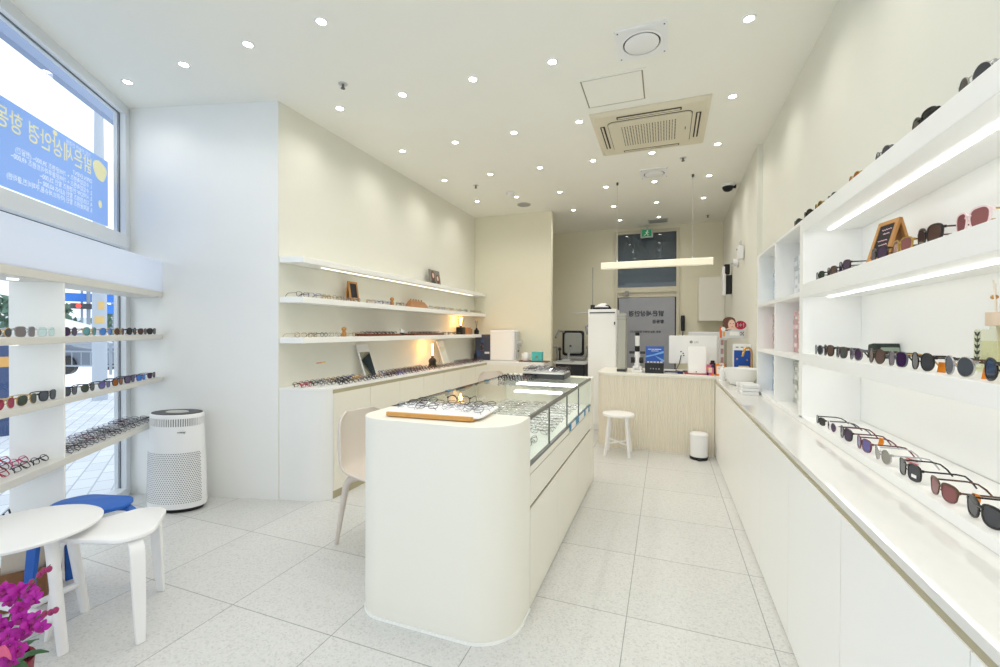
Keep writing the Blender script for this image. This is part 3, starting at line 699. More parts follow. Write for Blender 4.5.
# ------------------------------------------------------------------ fluted back counter
bc = empty('reception_counter', (-.74, 5.17, 0), 0, 'cream fluted counter with a rounded left end across the back of the shop', 'counter')
pl_ = []
r_ = .16; x0 = -.745
base = [(x0, 5.95)] + [(x0, 5.9-.03*k) for k in range(18)]
cx, cy = x0+r_, 5.17+r_
arc = [(cx-r_*math.cos(a), cy-r_*math.sin(a)) for a in [PI/2*k/12 for k in range(13)]]
line = [(x0, 5.95), (x0, cy)] + arc[1:] + [(.499, 5.17)]
def along(line, step):
    out = []; d = 0; tot = 0
    seg = []
    for i in range(len(line)-1):
        A = Vector(line[i]); B = Vector(line[i+1]); seg.append((A, B, (B-A).length)); tot += (B-A).length
    n = int(tot/step); q = 0; acc = 0; i = 0
    for k in range(n+1):
        t = tot*k/n
        while i < len(seg)-1 and acc+seg[i][2] < t: acc += seg[i][2]; i += 1
        A, B, L = seg[i]; u = min(1, (t-acc)/L); p = A.lerp(B, u); dr = (B-A).normalized(); out.append((p, Vector((dr.y, -dr.x))))
    return out
al = along(line, .0065); fl = []
for k, (p, nrm) in enumerate(al):
    w_ = [0, .0055, .0065, .0055][k % 4] - .004
    fl.append((p.x+nrm.x*w_, p.y+nrm.y*w_))
bo_ = MB().prism(fl + [(.499, 5.95)], 0, .825); bo_.v = [v - Vector((-.74, 5.17, 0)) for v in bo_.v]
bo_.obj('fluted_front', FLUTE, bc, smooth=30)
bt = MB().prism([(x0-.008, 5.96), (x0-.008, cy)] + [(cx-(r_+.008)*math.cos(a), cy-(r_+.008)*math.sin(a)) for a in [PI/2*k/12 for k in range(1, 13)]] + [(.499, 5.162), (.499, 5.96)], .826, .855); bt.v = [v - Vector((-.74, 5.17, 0)) for v in bt.v]
bt.obj('countertop', CREAM, bc, bevel=.002)
# corner infill of the counter towards the right wall
ci = MB().box((1.2395+.001, .0005, 0), (1.2395+.30, .79, .853)); ci.obj('corner_block', CREAM, bc, smooth=0)

# ------------------------------------------------------------------ things on and behind the back counter
ZC = .855
wc = empty('white_cabinet', (-.985, 5.98, 0), 0, 'tall white cabinet standing behind the left end of the fluted counter', 'cabinet')
box((0, 0, 0), (.375, .42, 1.63)).obj('body', WPLAS, wc, bevel=.006); box((.015, -.012, .08), (.36, 0, 1.555)).obj('door', WHITE, wc, bevel=.003); box((.02, -.005, 1.575), (.355, .001, 1.59)).obj('vent_slot', DGREY, wc); box((.345, -.02, 1.42), (.36, -.011, 1.46)).obj('latch', DGREY, wc)
hd = empty('refraction_headset', (-.83, 6.15, 1.630), .3, 'black and white trial lens headset lying on top of the tall white cabinet', 'instrument')
MB().slabs([[(x*.13, y*.05, 0) for x, y in ((-1,-1),(1,-1),(1,1),(-1,1))], [(x*.12, y*.05, .03) for x, y in ((-1,-1),(1,-1),(1,1),(-1,1))]]).obj('base', BLACK, hd)
MB().slabs([[(-.10, -.045, .03), (.10, -.045, .03), (.10, .045, .03), (-.10, .045, .03)], [(-.02, -.04, .085), (.06, -.04, .09), (.06, .04, .09), (-.02, .04, .085)]]).obj('cover', WPLAS, hd, bevel=.01)
MB().tube([(.05, -.03, .06), (.09, -.03, .05), (.12, -.03, .01)], .015, 8).obj('arm', BLACK, hd)
gt = empty('tower_case', (-.535, 5.36, ZC), 0, 'slim grey tower with a dark base standing on the counter beside the white cabinet', 'appliance')
box((-.005, 0, .0), (.098, .22, .03)).obj('base', DGREY, gt); box((0, .004, .03), (.093, .216, .69)).obj('body', mat('tower_grey', (176, 176, 166), .45), gt, bevel=.006)
m = MB()
for z in (.62, .655): m.box((-.001, -.0, z), (.094, .218, z+.006))
m.obj('seams', GREY, gt)
# lensmeter
lm = empty('lensmeter', (-.31, 5.40, ZC), 0, 'white and black eyepiece lensmeter on the fluted counter', 'lensmeter')
MB().prism(rrect(-.065, -.07, .065, .10, .02), 0, .03).obj('base', WPLAS, lm, bevel=.006)
for sx in (-1, 1): box((sx*.04-.012, -.03, .03), (sx*.04+.012, .04, .07)).obj('foot', WPLAS, lm, bevel=.004)
MB().tube([(0, 0, .05), (0, .005, .16), (0, .02, .28)], [.034, .036, .026], 14).obj('column', WPLAS, lm)
MB().tube([(0, .01, .245), (0, .0, .31)], .028, 14).obj('black_collar', BLACK, lm)
MB().tube([(0, 0, .31), (0, -.01, .43)], [.026, .027], 16).obj('eyepiece_tube', WPLAS, lm); MB().tube([(0, -.01, .43), (0, -.012, .465)], [.027, .024], 16).obj('eyepiece', BLACK, lm)
for sx in (-1, 1):
    MB().cyl((sx*.025, .0, .14), (sx*.07, .0, .14), .036, n=18).obj('drum_knob', BLACK, lm); box((sx*.03 if sx > 0 else -.09, -.008, .215), (.09 if sx > 0 else -.03, .012, .245)).obj('side_arm', DGREY, lm)
MB().cyl((.05, -.02, .03), (.05, -.02, .075), .008, n=8).obj('marker', mat('marker_yellow', (214, 170, 80), .5), lm)
# blue display + black box
bs = empty('card_display', (-.115, 5.36, ZC), 0, 'blue lens brochure standing in a black box on the counter', 'brochure stand')
MB().prism([(-.06, 0), (.045, 0), (.045, .02), (.03, .115), (-.035, .115)], -.105, .10, 'x').obj('box', BLACK, bs, bevel=.003)
bc_ = MB().prism([(.03, .10), (.05, .10), (.072, .305), (.066, .305)], -.10, .10, 'x'); bc_.obj('brochure', BLUEP, bs, smooth=0)
Mb = basis((0, .026, .12), (1, 0, 0), (0, .1, 1)); 
m = MB(); m.x = Mb; m.prism([(-.098, .055), (.098, .11), (.098, .135), (-.02, .09), (-.098, .075)], .0095, .0105); m.prism([(0, .08), (.098, .03), (.098, .0), (.02, .06)], .0095, .0105); m.obj('light_streaks', LBLUEP, bs, smooth=0)
m = MB(); m.x = Mb
for x0_, x1_, z_, h_ in ((-.075, -.035, .148, .007), (-.03, -.005, .148, .007), (.0, .07, .148, .007), (-.04, .04, .13, .005)): m.box((x0_, z_, .0095), (x1_, z_+h_, .0108))
m.obj('pale_headline', SLEEVE, bs, smooth=0)
m = MB()
for k in range(4): m.box((-.05+.03*k, -.0605, .045), (-.035+.03*k, -.0595, .06))
m.obj('white_marks', GREY, bs, smooth=0)
m = MB()
for k in range(5): m.box((-.085+.036*k, .008, .112), (-.06+.036*k, .022, .132))
m.obj('lens_samples', SLEEVE, bs)
# monitor seen from behind
mo = empty('monitor', (.305, 5.62, ZC), 0, 'white computer monitor seen from behind on the fluted counter', 'monitor')
MB().prism(rrect(-.265, .10, .255, .43, .012), -.02, .02, 'y').obj('back_shell', mat('monitor_white', (252, 252, 250), .4), mo, bevel=.004)
box((-.255, .0195, .11), (.245, .0215, .42)).obj('screen', BLACK, mo)
box((-.02, -.02, .0), (.03, .02, .12)).obj('stand', DGREY, mo); MB().prism(rrect(-.11, -.08, .11, .09, .03), 0, .012).obj('stand_foot', DGREY, mo)
text('LG', .036, GREY, mo, basis((.035, -.0215, .345), (1, 0, 0), (0, 0, 1))); MB().tube([(-.022, -.0205, .357), (-.022, -.0225, .357)], .017, 18).obj('emblem', GREY, mo)
m = MB()
for x, z in ((-.14, .235), (-.115, .215), (-.11, .19)): m.box((x, -.0215, z), (x+.016, -.02, z+.012))
m.obj('ports', DGREY, mo); MB().tube([(-.13, -.03, .2), (-.15, -.05, .1), (-.19, -.06, .02), (-.10, -.08, .006)], .005, 6).obj('cable', BLACK, mo)
pt = empty('white_terminal', (.325, 5.35, ZC), 0, 'white upright terminal box with a red base in front of the monitor', 'terminal')
MB().prism([(0, .008), (.11, .008), (.075, .31), (.03, .31)], -.085, .105, 'x').obj('housing', mat('monitor_white', (252, 252, 250), .4), pt, bevel=.008); box((-.12, -.01, 0), (.11, .13, .008)).obj('base', RED, pt); MB().cyl((.0, -.001, .03), (.0, .004, .03), .006, n=10).obj('button', BLACK, pt)
ps = empty('back_monitor', (.365, 5.80, ZC), 0, 'second white screen standing directly behind the white monitor', 'monitor')
box((-.10, 0, .10), (.26, .03, .475)).obj('shell', WPLAS, ps, bevel=.005); box((.04, .0, 0), (.12, .03, .12)).obj('stand', LGREY, ps); MB().prism(rrect(-.02, -.08, .18, .1, .02), 0, .01).obj('foot', LGREY, ps)
kb = empty('desk_tray', (.01, 5.35, ZC), 0, 'low dark blue and white desk tray between the brochure and the terminal', 'tray')
MB().prism(rrect(-.02, 0, .18, .12, .02), 0, .022).obj('tray', NAVY, kb); MB().prism(rrect(-.015, -.10, .12, -.002, .03), .0, .012).obj('white_pad', LGREY, kb)
ph = empty('wall_phone', (.27, YB-.002, 1.34), 0, 'black handset hanging on the back wall right of the door', 'handset')
box((-.03, -.05, 0), (.03, 0, .26)).obj('body', BLACK, ph, bevel=.012); box((-.025, -.07, .17), (.025, -.045, .25)).obj('earpiece', BLACK, ph, bevel=.008); MB().tube([(0, -.03, 0), (-.01, -.03, -.2), (.0, -.02, -.35)], .006, 6).obj('cord', DGREY, ph)
# small boxes
o = empty('candy_box', (.462, 5.30, ZC), 0, 'small pink, orange and navy patterned box on the counter end', 'box')
box((-.035, 0, 0), (.035, .05, .115)).obj('carton', mat('box_multi', (206, 96, 140), .5), o, smooth=0)
m = MB(); m.box((-.0355, -.001, 0), (-.015, .02, .03)); m.box((.01, -.001, .085), (.0355, .02, .1155)); m.obj('navy_patches', NAVY, o, smooth=0)
m = MB(); m.box((-.0355, -.001, .06), (-.018, .02, .09)); m.box((.018, -.001, .0), (.0355, .02, .025)); m.obj('orange_patches', ORANGE, o, smooth=0); box((-.018, -.0015, .03), (.018, .002, .085)).obj('panel', mat('pale_card', (226, 214, 190), .6), o, smooth=0)
o = empty('orange_box', (.56, 5.30, ZC), 0, 'orange carton with a white printed face beside the sink', 'box')
box((-.043, 0, 0), (.043, .06, .125)).obj('carton', ORANGE, o, smooth=0); box((-.036, -.0015, .018), (.038, .002, .105)).obj('white_face', SLEEVE, o, smooth=0)
m = MB()
for k in range(3): m.tube([(-.02+.012*k, -.002, .085-.014*k), (.005+.008*k, -.002, .07-.01*k)], .0022, 5)
m.obj('scribble', mat('scribble_orange', (232, 150, 90), .6), o)
o = empty('dark_jar', (.50, 5.47, ZC), 0, 'small dark red jar behind the patterned box', 'jar')
MB().lathe([(.028, 0), (.03, .01), (.03, .12), (.02, .135)], 16).obj('body', mat('dark_red', (70, 20, 28), .3), o); MB().lathe([(.022, .135), (.022, .15), (.018, .153)], 16).obj('lid', BLACK, o)

# acrylic display with the 1+1 card
dc = empty('promo_display', (.685, 5.36, ZC), 0, 'promotion rack topped by the portrait of a brown-haired person and a red 1+1 badge', 'display rack')
box((-.12, .0, .38), (.115, .10, .385)).obj('shelf', mat('acrylic', (214, 216, 214), .2), dc, smooth=0)
box((-.125, .0, 0), (-.05, .10, .38)).obj('side_pocket', LGREY, dc, smooth=0)
m = MB()
for k, z in enumerate((.05, .13, .22, .31)): m.box((-.115, -.003, z), (-.088, 0, z+.055))
m.obj('leaflets', mat('leaflet_mauve', (170, 130, 130), .6), dc, smooth=0); box((-.083, -.003, .02), (-.055, 0, .36)).obj('dark_slot', mat('slot_olive', (150, 146, 128), .6), dc, smooth=0)
box((-.12, -.005, .385), (.115, .0, .475)).obj('card', mat('card_pale', (208, 212, 214), .5), dc, smooth=0); box((-.127, -.007, .385), (-.105, .0, .50)).obj('orange_spine', mat('spine_orange', (226, 110, 70), .5), dc, smooth=0)
Mc = basis((0, -.006, 0), (1, 0, 0), (0, 0, 1))
def disc(cx, cz, rx, rz, d0, d1, n=22, f=None):
    mb = MB(); mb.x = Mc; mb.prism([(cx+rx*math.cos(a)*(f(a) if f else 1), cz+rz*math.sin(a)*(f(a) if f else 1)) for a in [2*PI*k/n for k in range(n)]], d0, d1); return mb
hair = disc(-.035, .535, .062, .068, -.002, .0, 26, lambda a: 1+.08*math.sin(3*a)); hair.prism([(-.104, .462), (-.05, .455), (-.03, .50), (-.04, .56), (-.095, .55)], -.0026, -.0004); pc = hair.obj('portrait_hair', HAIR, dc, smooth=0)
disc(-.012, .522, .034, .05, 0, .001, 22).obj('portrait_face', SKIN, dc, smooth=0)
m = disc(-.022, .530, .006, .0035, .001, .0015, 10); m2 = disc(.006, .530, .006, .0035, .001, .0015, 10); m.v += m2.v; b0 = len(m.v)-len(m2.v); m.f += [[i+b0 for i in f_] for f_ in m2.f]; m.m += m2.m
m.obj('portrait_eyes', HAIR, dc, smooth=0); disc(-.006, .498, .009, .004, .001, .0015, 10).obj('portrait_lips', mat('lips', (200, 90, 96), .5), dc, smooth=0)
m = MB(); m.x = Mc; m.prism([(-.075, .47), (.045, .47), (.02, .487), (-.005, .492), (-.04, .49)], .0, .0008); m.obj('portrait_shoulder', SKIN, dc, smooth=0)
disc(-.092, .475, .022, .022, .001, .002).obj('round_sticker', SLEEVE, dc, smooth=0)
disc(.075, .515, .055, .044, .001, .003, 28).obj('badge', RED, dc, smooth=0); text('1+1', .052, SLEEVE, dc, basis((.075, -.0095, .499), (1, 0, 0), (0, 0, 1)), weight=.002)
m = MB(); m.x = Mc; m.prism(rrect(-.03, .41, .06, .45, .004), -.0005, .0); m.obj('text_panel', SLEEVE, dc, smooth=0); m = MB(); m.x = Mc; m.box((-.095, .40, -.0005), (-.075, .45, 0)); m.obj('yellow_block', mat('block_yellow', (226, 170, 90), .5), dc, smooth=0)
m = MB(); m.x = Mc
for i in range(3):
    for j in range(3):
        if (i+j) % 2 == 0: m.box((.075+.011*i, .41+.013*j, -.0005), (.085+.011*i, .422+.013*j, .0005))
m.obj('colour_chips', HAIR, dc, smooth=0)
dc.scale = (1, 1, 1.07)
# blue board
bb = empty('blue_board', (.74, 5.05, .83), 0, 'blue board in a white frame leaning behind the wash basin', 'board')
box((-.09, 0, 0), (.075, .03, .38)).obj('frame', WPLAS, bb, bevel=.003); box((-.08, -.002, .03), (.068, .001, .315)).obj('blue_face', mat('royal_blue', (24, 78, 170), .4), bb, smooth=0)
m = MB(); m.box((-.06, -.003, .22), (-.045, 0, .235)); m.box((.03, -.003, .21), (.045, 0, .225)); m.box((-.01, -.003, .14), (.02, 0, .15)); m.obj('gold_dots', GOLD, bb, smooth=0)
m = MB()
for k in range(3): m.box((-.065+.045*k, -.0015, .34), (-.04+.045*k, 0, .352))
m.obj('header_marks', GREY, bb, smooth=0)
# basin, tap, soap, towel
sk = empty('wash_basin', (.675, 4.70, .83), 0, 'round white vessel wash basin on the right counter', 'basin')
MB().lathe([(.075, 0), (.10, .01), (.135, .07), (.152, .14), (.154, .158), (.147, .158), (.14, .14), (.122, .07), (.085, .025), (1e-6, .02)], 40).obj('bowl', CERAMIC, sk); MB().lathe([(.02, .0205), (.02, .026), (.012, .027)], 14).obj('drain', STEEL, sk)
tp2 = empty('tap', (.79, 4.87, .87), 0, 'brushed gold gooseneck tap beside the wash basin', 'tap')
MB().tube([(0, 0, -.04), (0, 0, .25), (-.005, -.005, .285), (-.03, -.02, .31), (-.065, -.05, .30), (-.085, -.07, .255), (-.09, -.075, .225)], .011, 12).obj('spout', GOLD, tp2); MB().lathe([(.026, -.04), (.026, -.02), (.016, -.01)], 18).obj('base_ring', GOLD, tp2); MB().tube([(0, 0, .1), (.0, .05, .12)], .008, 8).obj('lever', GOLD, tp2)
sp_ = empty('soap_dispenser', (.555, 5.02, .83), 0, 'white soap dispenser with a pump behind the wash basin', 'soap dispenser')
MB().lathe([(.03, 0), (.033, .01), (.033, .11), (.02, .13), (.012, .135), (.012, .15)], 18).obj('bottle', WPLAS, sp_); MB().tube([(0, 0, .15), (0, 0, .175), (-.03, -.01, .17)], .007, 8).obj('pump', WPLAS, sp_)
bm_ = empty('amenity_basket', (.79, 4.985, .83), 0, 'small tan basket beside the tap, in front of the blue board', 'basket')
MB().slabs([[(-.08, -.03, 0), (.0, -.03, 0), (.0, .03, 0), (-.08, .03, 0)], [(-.1, -.035, .14), (.0, -.035, .14), (.0, .035, .14), (-.1, .035, .14)]]).obj('body', mat('tan_basket', (206, 182, 138), .6, noise=.1), bm_, bevel=.006); box((-.095, -.03, .14), (-.006, .03, .16)).obj('lid', mat('tan_lid', (220, 200, 160), .6), bm_, bevel=.004)
for k in range(3):
    o = empty('paper_towel_pack', (.635, 4.08, .83+.028*k), .05*k, ['flat white paper towel pack on the counter, lowest of three in front of the basin', 'white paper towel pack in the middle of the pile in front of the basin', 'white paper towel pack topping the pile in front of the basin'][k], 'paper towels', 'paper towel packs by the basin')
    MB().prism(rrect(-.065, -.11, .065, .11, .012), 0, .026).obj('sheets', SLEEVE, o, bevel=.004); box((-.066, -.02, .004), (.066, .02, .0265)).obj('paper_band', mat('band_grey', (222, 222, 226), .6), o)

# ------------------------------------------------------------------ round stool and bin by the back counter
sl = empty('round_stool', (-.475, 4.90, 0), 0, 'small white round stool with crossed stretchers in front of the fluted counter', 'stool')
MB().lathe([(.14, .418), (.168, .422), (.17, .436), (.166, .445), (1e-6, .446)], 36).obj('seat', WWOOD, sl)
for sx, sy in ((-1, -1), (1, -1), (1, 1), (-1, 1)): MB().tube([(sx*.085, sy*.085, .42), (sx*.125, sy*.13, 0)], [.019, .015], 12).obj('leg', WWOOD, sl)
MB().tube([(-.113, -.117, .13), (.113, .117, .13)], .011, 8).obj('stretcher', WWOOD, sl); MB().tube([(.113, -.117, .13), (-.113, .117, .13)], .011, 8).obj('stretcher', WWOOD, sl)
bi = empty('pedal_bin', (.335, 5.03, 0), 0, 'small white pedal bin with a black base beside the fluted counter', 'waste bin')
MB().lathe([(.088, 0), (.09, .02), (.088, .03)], 28).obj('base', BLACK, bi); MB().lathe([(.085, .03), (.087, .245)], 28).obj('body', WPLAS, bi); MB().lathe([(.09, .245), (.091, .258), (.08, .272), (.04, .278), (1e-6, .279)], 28).obj('lid', WPLAS, bi); box((-.02, -.115, .004), (.02, -.085, .014)).obj('pedal', BLACK, bi)

# ------------------------------------------------------------------ examination area behind the showcase
et = empty('instrument_table', (-1.37, 6.65, 0), 0, 'black instrument table with a grey top beyond the showcase', 'table')
box((-.26, -.15, .835), (.27, .3, .86)).obj('table_top', LGREY, et, bevel=.006); box((-.2, -.1, .05), (.24, .25, .835)).obj('pedestal', BLACK, et, bevel=.01); box((-.24, -.13, 0), (.26, .28, .05)).obj('base', DGREY, et, bevel=.01); box((-.17, -.12, .86), (.06, .05, .875)).obj('grey_pad', mat('pad_grey', (170, 170, 168), .5), et)
ec = empty('exam_chair', (-1.50, 7.42, 0), .1, 'grey cushioned examination chair with a black frame', 'chair')
MB().prism(rrect(-.24, -.28, .24, .2, .05), .83, .90).obj('seat_cushion', GREY, ec, bevel=.015); MB().prism(rrect(-.22, -.26, .22, .2, .04), .76, .83).obj('seat_frame', BLACK, ec)
m = MB().prism(rrect(-.145, .94, .155, 1.30, .04), -.03, .03, 'y'); m.v = [v+Vector((0, .2, 0)) for v in m.v]; m.obj('back_cushion', mat('cushion_grey', (186, 188, 184), .55), ec, bevel=.015)
m = MB().prism(rrect(-.185, .90, .195, 1.34, .05), -.02, .02, 'y'); m.v = [v+Vector((0, .25, 0)) for v in m.v]; m.obj('back_frame', BLACK, ec)
for sx in (-1, 1):
    MB().tube([(sx*.25, .15, .88), (sx*.27, .12, 1.05), (sx*.27, -.1, 1.07), (sx*.27, -.22, 1.06)], .022, 8).obj('armrest', mat('arm_grey', (170, 172, 170), .5), ec)
MB().cyl((0, 0, .08), (0, 0, .76), .08, n=20).obj('column', DGREY, ec); MB().lathe([(.3, 0), (.3, .05), (.1, .08)], 28).obj('base', BLACK, ec)
MB().tube([(-.16, .22, 1.32), (-.23, .1, 1.34), (-.27, -.02, 1.22)], .02, 8).obj('headrest_arm', GREY, ec)
rp = empty('refraction_stand', (-1.09, 7.06, 0), 0, 'tall instrument stand with a thin swing arm beside the white cabinet', 'instrument stand')
MB().cyl((0, 0, 0), (0, 0, 1.75), .035, n=14).obj('column', DGREY, rp); MB().cyl((0, 0, 1.7), (0, 0, 2.35), .006, n=8).obj('rod', GREY, rp); MB().tube([(0, 0, 1.62), (-.15, -.03, 1.63), (-.30, -.05, 1.625)], .009, 8).obj('swing_arm', LGREY, rp); box((-.06, -.06, 1.18), (.05, .06, 1.5)).obj('control_head', BLACK, rp, bevel=.01); MB().lathe([(.095, 0), (.095, .04), (.05, .06)], 24).obj('base', BLACK, rp); MB().tube([(-.03, -.05, 1.45), (-.09, -.08, 1.40), (-.07, -.08, 1.28)], .016, 8).obj('lamp', GREY, rp)
st2 = empty('slit_lamp', (-1.45, 6.72, .8752), 0, 'grey table instrument with a joystick post on the black instrument table', 'instrument')
MB().prism(rrect(-.05, -.04, .06, .06, .01), .0, .02).obj('base', LGREY, st2); MB().tube([(.03, 0, .02), (.05, 0, .12), (.07, .01, .22)], [.022, .02, .014], 10).obj('post', GREY, st2); MB().ball((.072, .01, .225), .02).obj('knob', DGREY, st2)
MB().tube([(-.1, .03, .0), (-.1, .03, .16)], .014, 8).obj('joystick', BLACK, st2); MB().ball((-.1, .03, .175), .028).obj('joystick_ball', BLACK, st2)

# ------------------------------------------------------------------ spectacles
LENSM = {}
def lens_mat(col, refl=.35, t=.18):
    """tinted sunglass lens: dark see-through tint with a glossy face"""
    k = (col, refl, t)
    if k in LENSM: return LENSM[k]
    m = bpy.data.materials.new('tinted_lens'); m.use_nodes = True; nt = m.node_tree; nt.nodes.clear()
    out = nt.nodes.new('ShaderNodeOutputMaterial'); p = nt.nodes.new('ShaderNodeBsdfPrincipled'); tr = nt.nodes.new('ShaderNodeBsdfTransparent'); mx = nt.nodes.new('ShaderNodeMixShader')
    c = srgb(col); p.inputs['Base Color'].default_value = (*c, 1); p.inputs['Roughness'].default_value = .04; p.inputs['Specular IOR Level'].default_value = refl*1.2
    tr.inputs[0].default_value = (*[min(1, x*1.6+.02) for x in c], 1); mx.inputs[0].default_value = t
    nt.links.new(p.outputs[0], mx.inputs[1]); nt.links.new(tr.outputs[0], mx.inputs[2]); nt.links.new(mx.outputs[0], out.inputs[0])
    LENSM[k] = m; return m
def outline(shape, w, h, side, n):
    out = []
    e = {'round': 2, 'square': 3.4, 'rect': 3.8, 'way': 2.8, 'avi': 2.4, 'cat': 2.5, 'oval': 2}[shape]
    for k in range(n):
        a = 2*PI*k/n; c, s = math.cos(a), math.sin(a)
        x = math.copysign(abs(c)**(2/e), c)*w/2; z = math.copysign(abs(s)**(2/e), s)*h/2
        q = z/(h/2)
        if shape == 'way': x *= 1+.10*q
        if shape == 'square': x *= 1+.03*q
        if shape == 'avi': x = x*(1+.06*q) + side*(-.06*w)*min(0, q)*-1*-1; z *= 1.0
        if shape == 'cat' and q > 0: z += .10*h*max(0, side*x/(w/2))
        out.append((x, z))
    return out
def ring(mb, cx, cz, o, t, y0, y1, top=0):
    n = len(o); rad = [math.hypot(*p) for p in o]; vs = []
    for (x, z), r in zip(o, rad):
        tt = t + (top if z > 0 else 0)*min(1, max(0, z/(.4*max(abs(p[1]) for p in o))))
        k = (r+tt)/r
        vs += [(cx+x, y0, cz+z), (cx+x*k, y0, cz+z*k), (cx+x*k, y1, cz+z*k), (cx+x, y1, cz+z)]
    fs = []
    for i in range(n):
        j = (i+1) % n
        for q in range(4): fs.append((4*i+q, 4*j+q, 4*j+(q+1)%4, 4*i+(q+1)%4))
    mb.add(vs, fs)
GM = {}; CVS = 2.0
def spec_meshes(shape='way', w=.052, h=.042, br=.018, t=.003, top=0, n=24, folded=False, tr=.0028, tl=.135):
    key = (shape, w, h, br, t, top, n, folded, tr, tl); CV = 2.0
    if key in GM: return GM[key]
    cz = h/2+t+.001; dx = br/2+w/2
    fr = MB(); lenses = []; temples = []
    for s in (1, -1):
        o = outline(shape, w, h, s, n); ring(fr, s*dx, cz, o, t, 0, .0035, top)
        lb = MB(); lb.x = Matrix.Translation((s*dx, 0, cz)); lb.prism([(x*1.01, z*1.01) for x, z in o], -.0026, -.0012, 'y'); lb.v = [v+Vector((0, CV*v.x**2, 0)) for v in lb.v]; lenses.append(lb.mesh('lens', smooth=30))
        zt = cz+h*.28; xe = s*(br/2+w+t)
        fr.box((min(xe-s*.004, xe+s*.004), 0, zt-.004), (max(xe-s*.004, xe+s*.004), .006, zt+.004))
        xe += s*.002
        tb = MB()
        if not folded:
            tb.tube([(xe, .004, zt), (xe, tl*.62, zt), (xe-s*.004, tl*.78, zt-.004), (xe-s*.007, tl*.9, (zt)*.55), (xe-s*.009, tl, .003)], [tr, tr, tr, tr*1.1, tr*.9], 6, ry=tr*.5, ref=(0, 0, 1))
        else:
            y = .006 if s > 0 else .012
            tb.tube([(xe, .004, zt), (xe*.93, y+.001, zt), (-xe*.35, y+.006, zt-.001), (-xe*.62, y+.006, zt-.012), (-xe*.85, y+.005, zt-.034 if zt > .036 else .002)], tr, 6, ry=tr*.6)
        tb.v = [v+Vector((0, CV*xe**2 if not folded else 0, 0)) for v in tb.v]; temples.append(tb.mesh('temple', smooth=30))
    zb = cz+h*.18
    fr.tube([(-br/2-.002, .0018, zb), (-br*.25, .0005, zb+.004), (br*.25, .0005, zb+.004), (br/2+.002, .0018, zb)], max(.0016, t*.75), 6)
    if shape == 'avi': fr.tube([(-br/2-.008, .0018, cz+h*.42), (br/2+.008, .0018, cz+h*.42)], .0013, 6)
    for s in (1, -1): fr.tube([(s*br*.38, .003, zb-.007), (s*br*.30, .008, zb-.014)], .0013, 5)
    fr.v = [v+Vector((0, CV*v.x**2, 0)) for v in fr.v]
    GM[key] = (fr.mesh('frame', smooth=30), lenses, temples); return GM[key]
def mcopy(me, m):
    key = (me.name, m.name)
    if key not in GM:
        c = me.copy(); c.materials.clear(); c.materials.append(m); GM[key] = c
    return GM[key]
def sunglasses(loc, rz, fm, lm_, label, group, tm=None, tilt=0, name='sunglasses', **kw):
    o = empty(name, loc, rz, label, name, group); o.rotation_euler = (tilt, 0, rz)
    fr, ls, ts = spec_meshes(**kw)
    for nm, me, m in [('frame', fr, fm)] + [('lens', l, lm_) for l in ls] + [('temple', t_, tm or fm) for t_ in ts]:
        p = bpy.data.objects.new(nm, mcopy(me, m)); C.objects.link(p); p.parent = o
    return o
FB = mat('frame_black', (24, 23, 25), .25); FT = mat('frame_tortoise', (84, 54, 34), .3, noise=.5, nscale=60); FGOLD = mat('frame_gold', (206, 172, 110), .25, .9); FSIL = mat('frame_silver', (190, 192, 196), .25, .9)
FWH = mat('frame_white', (236, 226, 228), .3); FPINK = mat('frame_pink', (238, 214, 214), .3); FBUR = mat('frame_burgundy', (92, 22, 42), .3); FDK = mat('frame_dark_brown', (52, 40, 34), .3); FCL = mat('frame_clear', (206, 214, 216), .2); FLT = mat('frame_light_tortoise', (168, 136, 60), .3, noise=.4, nscale=60)
FBLUE = mat('frame_blue', (42, 62, 150), .3); FRED = mat('frame_red', (170, 30, 62), .3); FGRY = mat('frame_grey', (96, 98, 104), .3); FMAG = mat('frame_magenta', (190, 40, 110), .3)
L_ = dict(gry=lens_mat((70, 72, 78)), blk=lens_mat((30, 32, 36)), grn=lens_mat((62, 76, 66)), brn=lens_mat((86, 58, 52)), pur=lens_mat((66, 42, 82)), pnk=lens_mat((150, 92, 94)), rose=lens_mat((176, 84, 112), .35, .5), sil=lens_mat((136, 134, 124), .9, .1),
          sky=lens_mat((70, 140, 214), .5, .3), blu=lens_mat((60, 110, 190), .9, .2), teal=lens_mat((120, 168, 172), .35, .5), lav=lens_mat((128, 116, 150), .4, .5), amb=lens_mat((168, 112, 54), .35, .5), clr=lens_mat((196, 208, 212), .4, .8), mgry=lens_mat((150, 144, 148), .4, .45), slate=lens_mat((74, 82, 94), .5, .22), pblue=lens_mat((92, 84, 160), .8, .15), oliv=lens_mat((120, 116, 60), .35, .5))
def orange_tag(p, rz, lab):
    o = empty('price_tag', p, rz, lab, 'price tag', 'orange price tags on sunglasses')
    m = MB(); m.slabs([[(-.011, 0, .0), (.011, 0, .0), (.011, .0012, 0), (-.011, .0012, 0)], [(-.012, .006, .016), (.010, .006, .016), (.010, .0072, .016), (-.012, .0072, .016)], [(-.009, .004, .03), (.009, .004, .03), (.009, .0052, .03), (-.009, .0052, .03)]])
    m.obj('paper', ORANGE, o, smooth=0); return o
RZ = -PI/2
